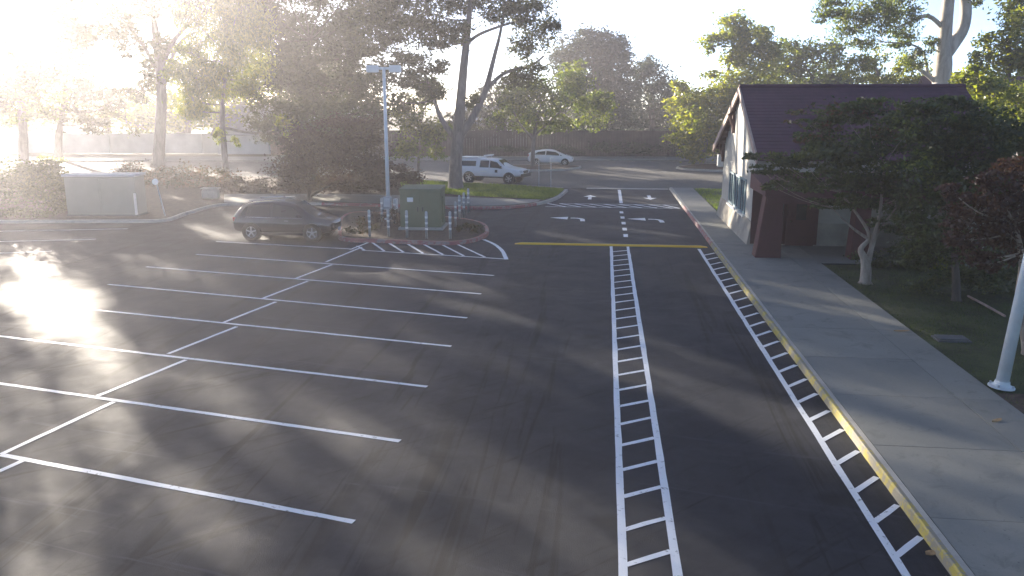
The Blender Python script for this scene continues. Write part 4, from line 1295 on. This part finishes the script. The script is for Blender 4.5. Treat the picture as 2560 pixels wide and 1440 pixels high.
tree('weeping_tree', 'olive green weeping tree left of the dense dark tree, in front of the grey house', 'tree', 64, (566, 446),
     [[(566, 446, 18), (560, 370, 15), (556, 300, 13), (560, 220, 9), (575, 140, 6)]],
     [(500, 100, 48, 44), (450, 180, 36, 36), (560, 60, 50, 46), (470, 40, 40, 36), (600, 10, 60, 46), (500, 180, 50, 45), (560, 205, 60, 50), (605, 130, 55, 60), (480, 250, 40, 45), (640, 70, 50, 50), (620, 225, 40, 22), (490, 275, 30, 30), (548, 335, 14, 22), (592, 352, 10, 16), (640, 190, 45, 50), (470, 130, 30, 24), (715, 315, 25, 28)],
     'yellow', 'grey', .3, .1, 1.2, 1.2, None, 6, 1.3)
tree('shade_tree', 'hazy broad tree in the glare at the left edge', 'tree', 82, (60, 418),
     [[(60, 420, 26), (58, 340, 22), (52, 260, 18), (45, 160, 12)]],
     [(20, 180, 90, 80), (100, 230, 70, 60), (40, 280, 80, 40), (-60, 220, 80, 80), (80, 120, 60, 50), (-20, 80, 80, 60), (20, 40, 70, 50), (60, -30, 60, 50), (-60, 0, 70, 60), (10, -90, 70, 50), (110, 60, 45, 36)], 'green', 'grey', .45, .22, 1.1, .3, None, 7, 1.0, .9, .12, .18)
tree('shade_tree', 'hazy slim tree between the glare and the tall pale eucalyptus', 'tree', 88, (146, 404),
     [[(146, 404, 20), (148, 330, 17), (160, 250, 12), (170, 160, 8)]],
     [(170, 170, 55, 50), (210, 230, 60, 45), (150, 260, 60, 40), (230, 300, 50, 32), (190, 90, 50, 40), (280, 260, 40, 40), (90, 150, 50, 40)], 'euc', 'grey', .45, .2, 1.1, .4, None, 8, 1.0, .9, .12, .18)
# off to the left: the canopies that throw the long dappled shadows over the lot
tree('shade_tree', 'tall leafy tree standing beyond the left edge of the parking lot', 'tree', 52, (-330, 470),
     [[(-330, 478, 30), (-330, 380, 26), (-330, 250, 20), (-330, 120, 12)]],
     [(-330, 130, 120, 100), (-430, 200, 110, 90), (-400, 290, 110, 60), (-300, 30, 90, 70)], 'green', 'grey', .34, .18, .95, .3, None, 9, 1.0, .9, .12, .17)
tree('shade_tree', 'spreading tree standing beyond the far left corner of the parking lot', 'tree', 70, (-180, 440),
     [[(-180, 440, 26), (-180, 350, 22), (-185, 230, 16), (-190, 120, 10)]],
     [(-260, 140, 70, 60), (-200, 70, 50, 40), (-165, 150, 45, 40), (-100, 240, 60, 50), (-270, 240, 80, 70), (-150, 10, 60, 50)], 'euc', 'grey', .4, .18, .95, .4, None, 10, 1.0, .9, .12, .17)
tree('small_tree', 'small slender yellow-green tree just left of the huge eucalyptus trunk', 'tree', 66, (1045, 447),
     [[(1045, 447, 9), (1046, 410, 8), (1048, 370, 6), (1050, 320, 4)]],
     [(1045, 345, 45, 48), (1005, 370, 30, 26), (1085, 320, 36, 40), (1020, 290, 45, 40), (1060, 250, 40, 32), (1090, 385, 22, 22), (1070, 220, 40, 30)], 'green', 'grey', .26, .14, 1.2, .4, None, 12)
tree('median_tree', 'light green street tree on the small island in front of the white hatchback', 'tree', 75.5, (1332, 418),
     [[(1332, 419, 13), (1332, 385, 11), (1335, 340, 10), (1345, 280, 7)], [(1334, 350, 7), (1300, 310, 5), (1285, 280, 3)], [(1335, 340, 7), (1400, 280, 5), (1430, 240, 3)]],
     [(1285, 290, 50, 36), (1350, 250, 60, 50), (1430, 230, 50, 55), (1442, 185, 32, 32), (1480, 280, 45, 40), (1390, 305, 55, 24), (1270, 250, 40, 30), (1340, 325, 50, 14), (1500, 250, 34, 30), (1245, 305, 26, 22), (1300, 225, 40, 26)],
     'green', 'grey', .34, .17, 1.25, .35, None, 13)
tree('broad_tree', 'big round dark tree rising behind the brown fence in the middle', 'tree', 104, (1490, 380),
     [[(1490, 382, 26), (1490, 300, 22), (1490, 200, 14)]],
     [(1470, 130, 75, 55), (1420, 160, 50, 60), (1535, 165, 50, 75), (1500, 230, 85, 70), (1430, 250, 50, 60), (1560, 260, 40, 70), (1500, 320, 100, 40), (1480, 95, 50, 26), (1540, 120, 36, 32)],
     'blue', 'dark', .4, .22, 1.7, .1, None, 14, 1.1, .9, .12, .2)
tree('broad_tree', 'lower blue-green tree behind the brown fence, right of the round one', 'tree', 112, (1630, 378),
     [[(1630, 380, 20), (1630, 300, 16), (1630, 220, 9)]],
     [(1610, 200, 40, 45), (1655, 230, 42, 55), (1600, 290, 50, 60), (1665, 310, 50, 50), (1620, 165, 28, 26), (1700, 260, 40, 50), (1700, 345, 60, 26), (1560, 345, 60, 26)],
     'blue', 'dark', .4, .22, 1.6, .1, None, 15, 1.2)
tree('background_tree', 'dark tree above the bungalow roof behind the wooden fence', 'tree', 118, (700, 375),
     [[(700, 376, 20), (700, 300, 16), (700, 200, 10)]], [(650, 200, 80, 70), (740, 180, 80, 80), (830, 220, 80, 80), (570, 240, 70, 60), (900, 280, 70, 60)], 'dark', 'dark', .6, .32, 1.0, .2, None, 17)
tree('background_tree', 'faint tree over the garden wall in the bright haze', 'tree', 112, (270, 375),
     [[(270, 376, 20), (270, 310, 16), (275, 220, 10)]], [(230, 260, 70, 60), (320, 280, 70, 50), (440, 290, 70, 50), (120, 300, 70, 40), (20, 300, 80, 40)], 'green', 'grey', .6, .32, .9, .2, None, 18)
tree('background_tree', 'tall brownish tree behind the dense dark tree, left of the parking light head', 'tree', 100, (820, 380),
     [[(820, 381, 24), (820, 300, 20), (825, 180, 14), (830, 60, 8)]], [(650, 60, 60, 60), (600, 130, 60, 60), (860, 100, 50, 60), (800, 200, 90, 80), (880, 160, 40, 50), (740, 280, 90, 50), (880, 290, 90, 45), (560, 200, 60, 60)], 'euc', 'dark', .55, .28, 1.0, .3, None, 61)
tree('background_tree', 'hazy olive tree over the garden wall, right of the tall pale eucalyptus', 'tree', 98, (470, 385),
     [[(470, 386, 20), (470, 310, 16), (475, 220, 10)]], [(440, 210, 50, 60), (500, 250, 60, 60), (420, 290, 70, 40), (540, 300, 60, 36), (380, 260, 50, 50), (480, 170, 40, 40), (340, 310, 60, 30)], 'yellow', 'grey', .5, .25, 1.0, .4, None, 62)
tree('background_tree', 'dim green tree behind the brown fence, just right of the huge eucalyptus', 'tree', 98, (1260, 380),
     [[(1260, 381, 18), (1260, 320, 14), (1262, 240, 9)]], [(1230, 260, 50, 50), (1300, 250, 60, 60), (1330, 300, 80, 40), (1200, 310, 50, 36), (1150, 310, 40, 30)], 'dark', 'dark', .5, .26, 1.2, .2, None, 63)
tree('maple_tree', 'bright yellow-green tree between the street and the maroon roofed building', 'tree', 79, (1757, 416),
     [[(1757, 417, 18), (1758, 390, 15), (1770, 330, 12), (1800, 240, 9), (1830, 140, 6), (1840, 60, 3)], [(1765, 345, 9), (1720, 290, 6), (1700, 250, 4)], [(1790, 260, 8), (1860, 200, 6), (1920, 170, 4)]],
     [(1838, 65, 40, 36), (1795, 110, 42, 26), (1880, 105, 50, 42), (1920, 130, 40, 40), (1725, 240, 44, 28), (1770, 290, 65, 45), (1735, 345, 40, 36), (1825, 215, 60, 34), (1900, 190, 60, 34), (1850, 270, 70, 50), (1690, 265, 26, 20), (1700, 310, 26, 20), (1720, 380, 26, 12), (1800, 340, 60, 40), (1700, 215, 20, 16), (1780, 185, 26, 10), (1735, 300, 50, 40), (1790, 240, 50, 34), (1760, 350, 50, 34), (1745, 388, 36, 16), (1840, 150, 40, 26), (1860, 90, 40, 30), (1690, 345, 22, 16), (1900, 230, 60, 40)],
     'yellow', 'grey', .36, .2, 1.6, .25, None, 19, 1.2)
tree('background_tree', 'dark green tree rising behind the maroon roof, right of the yellow-green one', 'tree', 88, (2030, 400),
     [[(2030, 400, 20), (2030, 300, 16), (2030, 190, 9)]],
     [(1985, 135, 55, 40), (2060, 145, 46, 45), (1950, 180, 60, 34), (2060, 195, 80, 36), (2000, 250, 120, 50), (2100, 210, 40, 40)], 'green', 'dark', .42, .22, 1.5, .25, None, 20, 1.1)
tree('background_tree', 'yellowish drooping tree showing above the roof ridge, left of the big pale trunk', 'tree', 70, (2210, 420),
     [[(2210, 422, 16), (2210, 330, 13), (2210, 240, 9), (2190, 170, 5)]],
     [(2140, 165, 36, 34), (2185, 160, 30, 36), (2190, 205, 46, 24), (2250, 205, 60, 22), (2310, 200, 50, 26), (2270, 165, 30, 26), (2230, 260, 110, 40)], 'yellow', 'grey', .3, .13, 1.3, .8, None, 21, 1.1)
tree('eucalyptus_tree', 'eucalyptus with a smooth white forked trunk rising behind the roof', 'tree', 60, (2356, 440),
     [[(2350, 440, 60), (2352, 300, 50), (2354, 220, 46), (2358, 160, 42), (2362, 110, 32), (2366, 50, 30), (2374, -20, 26), (2385, -120, 16)],
      [(2360, 140, 34), (2385, 108, 30), (2408, 70, 28), (2415, 20, 26), (2406, -40, 22), (2400, -120, 14)],
      [(2358, 70, 12), (2320, 40, 10), (2275, 55, 7), (2240, 70, 4)], [(2352, 215, 14), (2315, 185, 10), (2290, 168, 7)], [(2320, 190, 8), (2300, 120, 5), (2210, 105, 3)]],
     [(2080, 20, 40, 26), (2130, 55, 46, 46), (2195, 40, 46, 46), (2255, 25, 46, 46), (2245, 95, 46, 26), (2050, 42, 20, 14), (2290, 140, 34, 28), (2160, 110, 30, 20), (2200, -50, 100, 40), (2330, -40, 60, 40), (2440, -50, 50, 40), (2110, -40, 60, 30), (2330, 110, 18, 20), (2440, 6, 16, 14)],
     'green', 'pale', .3, .1, 1.15, .7, None, 22, 1.3)
tree('background_tree', 'tall leafy green tree at the top right corner', 'tree', 54, (2520, 440),
     [[(2525, 440, 22), (2522, 330, 18), (2520, 220, 13), (2525, 110, 8)]],
     [(2485, 110, 45, 38), (2535, 45, 40, 50), (2540, 140, 45, 45), (2450, 150, 26, 24), (2590, 90, 60, 80), (2570, -10, 60, 50), (2510, 180, 60, 34)], 'yellow', 'grey', .28, .15, 1.4, .3, None, 23, 1.1)
tree('background_tree', 'lower golden green tree right of the white forked trunk, beside the roof end', 'tree', 46, (2460, 480),
     [[(2460, 482, 20), (2460, 380, 16), (2458, 280, 11), (2455, 200, 6)]],
     [(2440, 195, 40, 34), (2400, 205, 26, 30), (2480, 225, 60, 36), (2540, 260, 56, 46), (2450, 290, 80, 50), (2420, 245, 40, 30), (2560, 330, 60, 60)], 'yellow', 'grey', .26, .14, 1.5, .3, None, 24, 1.1)
# trees in front of the building
tree('shade_tree', 'dark spreading tree with a forked pale trunk on the lawn by the porch', 'tree', 26.0, (2165, 701),
     [[(2163, 703, 30), (2165, 672, 26), (2160, 645, 20), (2152, 622, 14), (2172, 596, 10), (2160, 560, 8), (2100, 480, 5)], [(2166, 665, 20), (2176, 630, 14), (2186, 590, 12), (2200, 530, 8), (2210, 420, 5)], [(2172, 598, 9), (2142, 578, 7), (2120, 560, 5), (2080, 520, 3)], [(2184, 600, 8), (2202, 570, 6), (2240, 520, 4)]],
     [(1875, 390, 34, 10), (1900, 425, 46, 14), (1950, 405, 60, 22), (1920, 462, 40, 13), (1985, 450, 70, 34), (2050, 360, 70, 40), (2110, 290, 70, 34), (2170, 260, 60, 28), (2110, 390, 90, 50), (2200, 330, 90, 60), (2180, 430, 100, 54), (2060, 462, 74, 20), (2235, 500, 80, 44), (2150, 495, 70, 30), (2225, 560, 54, 26), (2010, 400, 50, 26), (2300, 420, 76, 70), (2295, 300, 66, 44), (2030, 310, 40, 18), (2060, 510, 50, 14), (2300, 560, 60, 44)],
     'shade', 'tan', .15, .075, 1.5, .1, None, 30, 1.6, .9, .12, .2, .5, (.15, .075, .7, 'rust', [(2000, 290, 60, 24), (2090, 260, 60, 26), (2180, 270, 70, 24), (2080, 330, 60, 26), (2010, 340, 50, 22), (2230, 330, 50, 26)]), .42)
tree('shade_tree', 'dark green tree crowding the right edge above the shrubs', 'tree', 23.5, (2380, 760),
     [[(2390, 760, 24), (2390, 700, 20), (2385, 620, 16), (2380, 500, 11), (2390, 400, 7)]],
     [(2300, 262, 60, 28), (2370, 262, 56, 30), (2450, 300, 70, 44), (2250, 300, 40, 30), (2350, 340, 80, 60), (2440, 380, 90, 70), (2360, 470, 90, 70), (2450, 500, 100, 70), (2540, 420, 80, 80), (2330, 570, 80, 60), (2540, 560, 80, 70), (2430, 620, 100, 50), (2300, 640, 50, 36), (2400, 290, 70, 36), (2560, 320, 60, 50)],
     'shade', 'dark', .14, .075, 1.7, .15, None, 31, 1.2, .8, .12, .24, .35, (.14, .075, .6, 'green', [(2280, 400, 60, 60), (2340, 290, 60, 36), (2260, 330, 40, 40), (2330, 430, 50, 50)]), .5)  # paler green clumps: sunlit leaves put into the leaf colour
tree('red_leaf_tree', 'dark red-leaved tree overhanging the lamp post at the right edge', 'tree', 18.2, (2600, 860),
     [[(2575, 862, 30), (2560, 800, 26), (2548, 740, 22), (2555, 660, 16), (2540, 560, 10)]],
     [(2450, 520, 70, 36), (2520, 480, 60, 50), (2420, 600, 60, 30), (2530, 590, 60, 40), (2470, 450, 50, 28), (2580, 540, 60, 80), (2550, 650, 40, 24), (2440, 640, 50, 20), (2400, 540, 40, 30), (2380, 480, 40, 24), (2490, 560, 50, 36), (2560, 430, 60, 40), (2480, 660, 30, 16)],
     'red', 'tan', .12, .06, 1.5, .4, None, 32, 1.3)

def unseen_tree(label, x, y, h, w, leaf, seed):  # unseen trees added to block sky light and deepen the shade
    rng = np.random.default_rng(seed)
    b0 = Vector((x, y, .05))
    root = empty('shade_tree', b0, label, 'tree')
    tm = MB(); tm.tube([(0, 0, 0), (.1, 0, h * .3), (0, .1, h * .6), (0, 0, h * .85)], [.35, .26, .18, .07], 9)
    av = []
    for i in range(9):
        a = rng.uniform(0, 6.28); r_ = rng.uniform(.2, .7) * w
        c = Vector((math.cos(a) * r_, math.sin(a) * r_, rng.uniform(.35, .95) * h))
        tm.tube([(0, 0, min(c.z, h * .6) * .8), c * .6 + Vector((0, 0, c.z * .35)), c], [.12, .08, .03], 6, False)
        av.append(leaf_arrays(c, (w * .48, w * .48, h * .2), 1500, .42, .24, 16, .2, rng)[0])
    tm.build('trunk', BK['dark'], root, smooth=True)
    leaf_mesh('crown', np.concatenate(av), LM[leaf], root)
unseen_tree('unseen broad tree added for shade behind the viewpoint, left of the drive', -12, -14, 12, 6, 'green', 71)
unseen_tree('unseen broad tree added for shade behind the viewpoint beside the yellow curb', 3, -17, 13, 6.5, 'shade', 72)
unseen_tree('unseen broad tree added for shade on the lawn right of the viewpoint', 15, -5, 12, 6, 'shade', 73)
unseen_tree('unseen broad tree added for shade on the lawn beyond the right edge', 21, 9, 12, 6.5, 'green', 74)
unseen_tree('unseen broad tree added for shade far behind the viewpoint on the left', -30, -10, 13, 7, 'green', 75)

# low planting
def bush(name, label, cat, u, v, blobs, leaf, ll, lw, cover, group=None, seed=1, zbase=.12, tight=.28):
    rng = np.random.default_rng(seed)
    b0 = g(u, v, zbase)
    k = pxm(b0.y)
    allv = []
    for du, dv, ru, rv in blobs:
        rx, rz = ru * k, rv * k; ry = (rx + rz) / 2
        c = P(u + du, v + dv, b0.y + ry * .5 + rng.normal(0, .15) * ry)
        c.z = max(c.z, zbase + rz * .7)
        n = int(1.7 * cover * math.pi * max(rx, ry) * rz / (ll * lw * .5))
        vv, cc = leaf_arrays(c, (rx, ry, rz), n, ll, lw, max(5, int(12 * (rx * rz + .05) ** .35)), 0, rng, tight)
        vv[:, :, 2] = np.maximum(vv[:, :, 2], zbase)
        allv.append(vv)
    o = leaf_mesh(name, np.concatenate(allv) - np.array(b0), LM[leaf], None)
    o.location = b0
    return tag(o, label, cat, group)
bush('ivy_hedge', 'tall leafy hedge with a sunlit top, left of the pale hut', 'hedge', 100, 535, [(-60, -70, 70, 60), (20, -60, 60, 60), (60, -30, 40, 50), (-20, -110, 60, 28), (30, -115, 40, 22), (-120, -60, 60, 60), (60, -80, 30, 40)], 'shade', .16, .1, 1.8, None, 41)
bush('ivy_hedge', 'low grassy hedge at the far left edge in front of the tall hedge', 'hedge', 40, 548, [(-60, -16, 60, 20), (20, -14, 50, 16), (70, -12, 40, 14), (-140, -18, 60, 24)], 'shade', .14, .07, 1.6, None, 42)
bush('hedge', 'dark reddish hedge behind the far sidewalk, left of the parking lot light', 'hedge', 720, 484, [(-70, -20, 50, 24), (0, -22, 60, 24), (80, -22, 60, 24), (150, -22, 50, 24), (-130, -20, 50, 20), (210, -22, 50, 22)], 'plum', .16, .09, 1.6, None, 43)
bush('hedge', 'dark reddish shrubs between the street and the walk, right of the parking lot light', 'hedge', 1010, 476, [(-50, -22, 40, 22), (0, -24, 40, 22), (30, -20, 26, 18)], 'plum', .16, .09, 1.4, None, 44)
bush('hedge', 'dim hedge beyond the curb between the pale hut and the dark car', 'hedge', 470, 470, [(-110, -24, 40, 28), (-60, -28, 50, 32), (0, -30, 50, 32), (60, -26, 50, 30), (110, -22, 40, 24), (30, -14, 60, 20), (-150, -40, 40, 26)], 'rust', .18, .1, 1.5, None, 45)
bush('shrub', 'purple shrub beside the grey control box on the island', 'shrub', 990, 568, [(0, -26, 22, 22), (-40, -28, 20, 20), (24, -16, 14, 14)], 'plum', .09, .05, 1.4, None, 46, .15)
bush('shrub', 'olive low shrub at the left end of the island beside the dark car', 'shrub', 900, 590, [(0, -14, 26, 14), (30, -18, 20, 14), (-24, -20, 18, 16), (10, -36, 26, 20)], 'rust', .09, .05, 1.3, None, 47, .15)
bush('shrub', 'low brown-green shrub on the rounded end of the island', 'shrub', 1175, 585, [(0, -14, 26, 16), (22, -12, 16, 12), (-20, -18, 18, 16)], 'rust', .09, .05, 1.3, None, 48, .15)
bush('shrub', 'small light green bush alone on the dark lawn', 'shrub', 2352, 678, [(0, -22, 26, 20), (10, -6, 18, 12)], 'yellow', .09, .055, 1.1, None, 49)
bush('hedge', 'dark shrub mass under the trees at the right edge', 'hedge', 2440, 735, [(-120, -30, 50, 36), (-50, -36, 60, 46), (20, -34, 60, 44), (80, -30, 50, 44), (130, -20, 50, 50)], 'shade', .12, .06, 1.6, None, 50)
bush('hedge', 'dim shrub row along the shaded building wall behind the forked trunk', 'hedge', 2300, 672, [(-150, -20, 30, 20), (-110, -24, 40, 26), (-60, -26, 50, 30), (0, -34, 60, 38), (70, -36, 60, 44)], 'shade', .12, .07, 1.5, None, 51)
bush('hedge', 'dark creeper shrubs along the foot of the brown fence', 'hedge', 1600, 396, [(-200, -22, 60, 14), (-90, -24, 60, 16), (0, -26, 60, 18), (90, -26, 60, 18), (-330, -22, 60, 14)], 'dark', .3, .16, 1.2, None, 52)
bush('shrub', 'bright shrub by the garden wall in the glare on the left', 'shrub', 118, 412, [(0, -12, 34, 14), (30, -8, 20, 10)], 'yellow', .22, .12, 1.3, None, 53)

# ------------------------------------------------------------------ air
HAZE_D, HAZE_G = 0.0012, 0.72
mb = MB()
mb.hexa([Vector(p) for p in [(-95, -28, -1.2), (75, -28, -1.2), (75, 135, -1.2), (-95, 135, -1.2), (-95, -28, 32), (75, -28, 32), (75, 135, 32), (-95, 135, 32)]])
hz = mb.build('haze', None, None, 'stuff')  # haze volume, its glow mostly stands in for a lens flare veil
m = bpy.data.materials.new('haze_air'); m.use_nodes = True
nt = m.node_tree; nt.nodes.clear()
out = N(nt, 'ShaderNodeOutputMaterial')
pv = N(nt, 'ShaderNodeVolumePrincipled')
pv.inputs['Density'].default_value = HAZE_D
pv.inputs['Anisotropy'].default_value = HAZE_G
pv.inputs['Color'].default_value = (0.93, 0.90, 0.95, 1)
nt.links.new(pv.outputs['Volume'], out.inputs['Volume'])
hz.data.materials.clear(); hz.data.materials.append(m)

# ------------------------------------------------------------------ light
SUN_EL, SUN_AZ = R(10.5), R(-34.8)          # azimuth measured from +Y towards +X
sd = Vector((math.sin(SUN_AZ) * math.cos(SUN_EL), math.cos(SUN_AZ) * math.cos(SUN_EL), math.sin(SUN_EL)))
ld = bpy.data.lights.new('sun', 'SUN')
ld.energy = 5.0; ld.angle = R(0.5); ld.color = (1.0, 0.89, 0.74)
lo = bpy.data.objects.new('sun', ld); COL.objects.link(lo)
lo.location = sd * 200
lo.rotation_euler = sd.to_track_quat('Z', 'Y').to_euler()
wd = bpy.data.worlds.new('World'); SC.world = wd; wd.use_nodes = True
nt = wd.node_tree
bg = nt.nodes['Background']
sky = nt.nodes.new('ShaderNodeTexSky')
sky.sky_type = 'NISHITA'; sky.sun_disc = False
sky.sun_elevation = SUN_EL; sky.sun_rotation = SUN_AZ
sky.air_density = 0.35; sky.dust_density = 0.4; sky.ozone_density = 1.0
nt.links.new(sky.outputs[0], bg.inputs['Color'])
bg.inputs['Strength'].default_value = 0.085

# ------------------------------------------------------------------ camera
cam = bpy.data.cameras.new('camera')
cam.sensor_width = 36.0
cam.lens = 36.0 * F / 2560.0
cam.clip_end = 2000
co = bpy.data.objects.new('camera', cam); COL.objects.link(co)
co.location = (0, 0, CAMH)
co.rotation_euler = (math.pi / 2 - TH, 0, 0)
SC.camera = co

SC.view_settings.view_transform = 'Standard'
SC.view_settings.look = 'None'
SC.view_settings.gamma = 1.0
SC.view_settings.exposure = 2.22
SC.render.engine = 'CYCLES'
cy = SC.cycles
cy.use_denoising = True
cy.max_bounces = 6; cy.diffuse_bounces = 3; cy.glossy_bounces = 3; cy.transmission_bounces = 4; cy.transparent_max_bounces = 6; cy.volume_bounces = 1
cy.sample_clamp_indirect = 6.0
print('leaves', LEAVES[0])
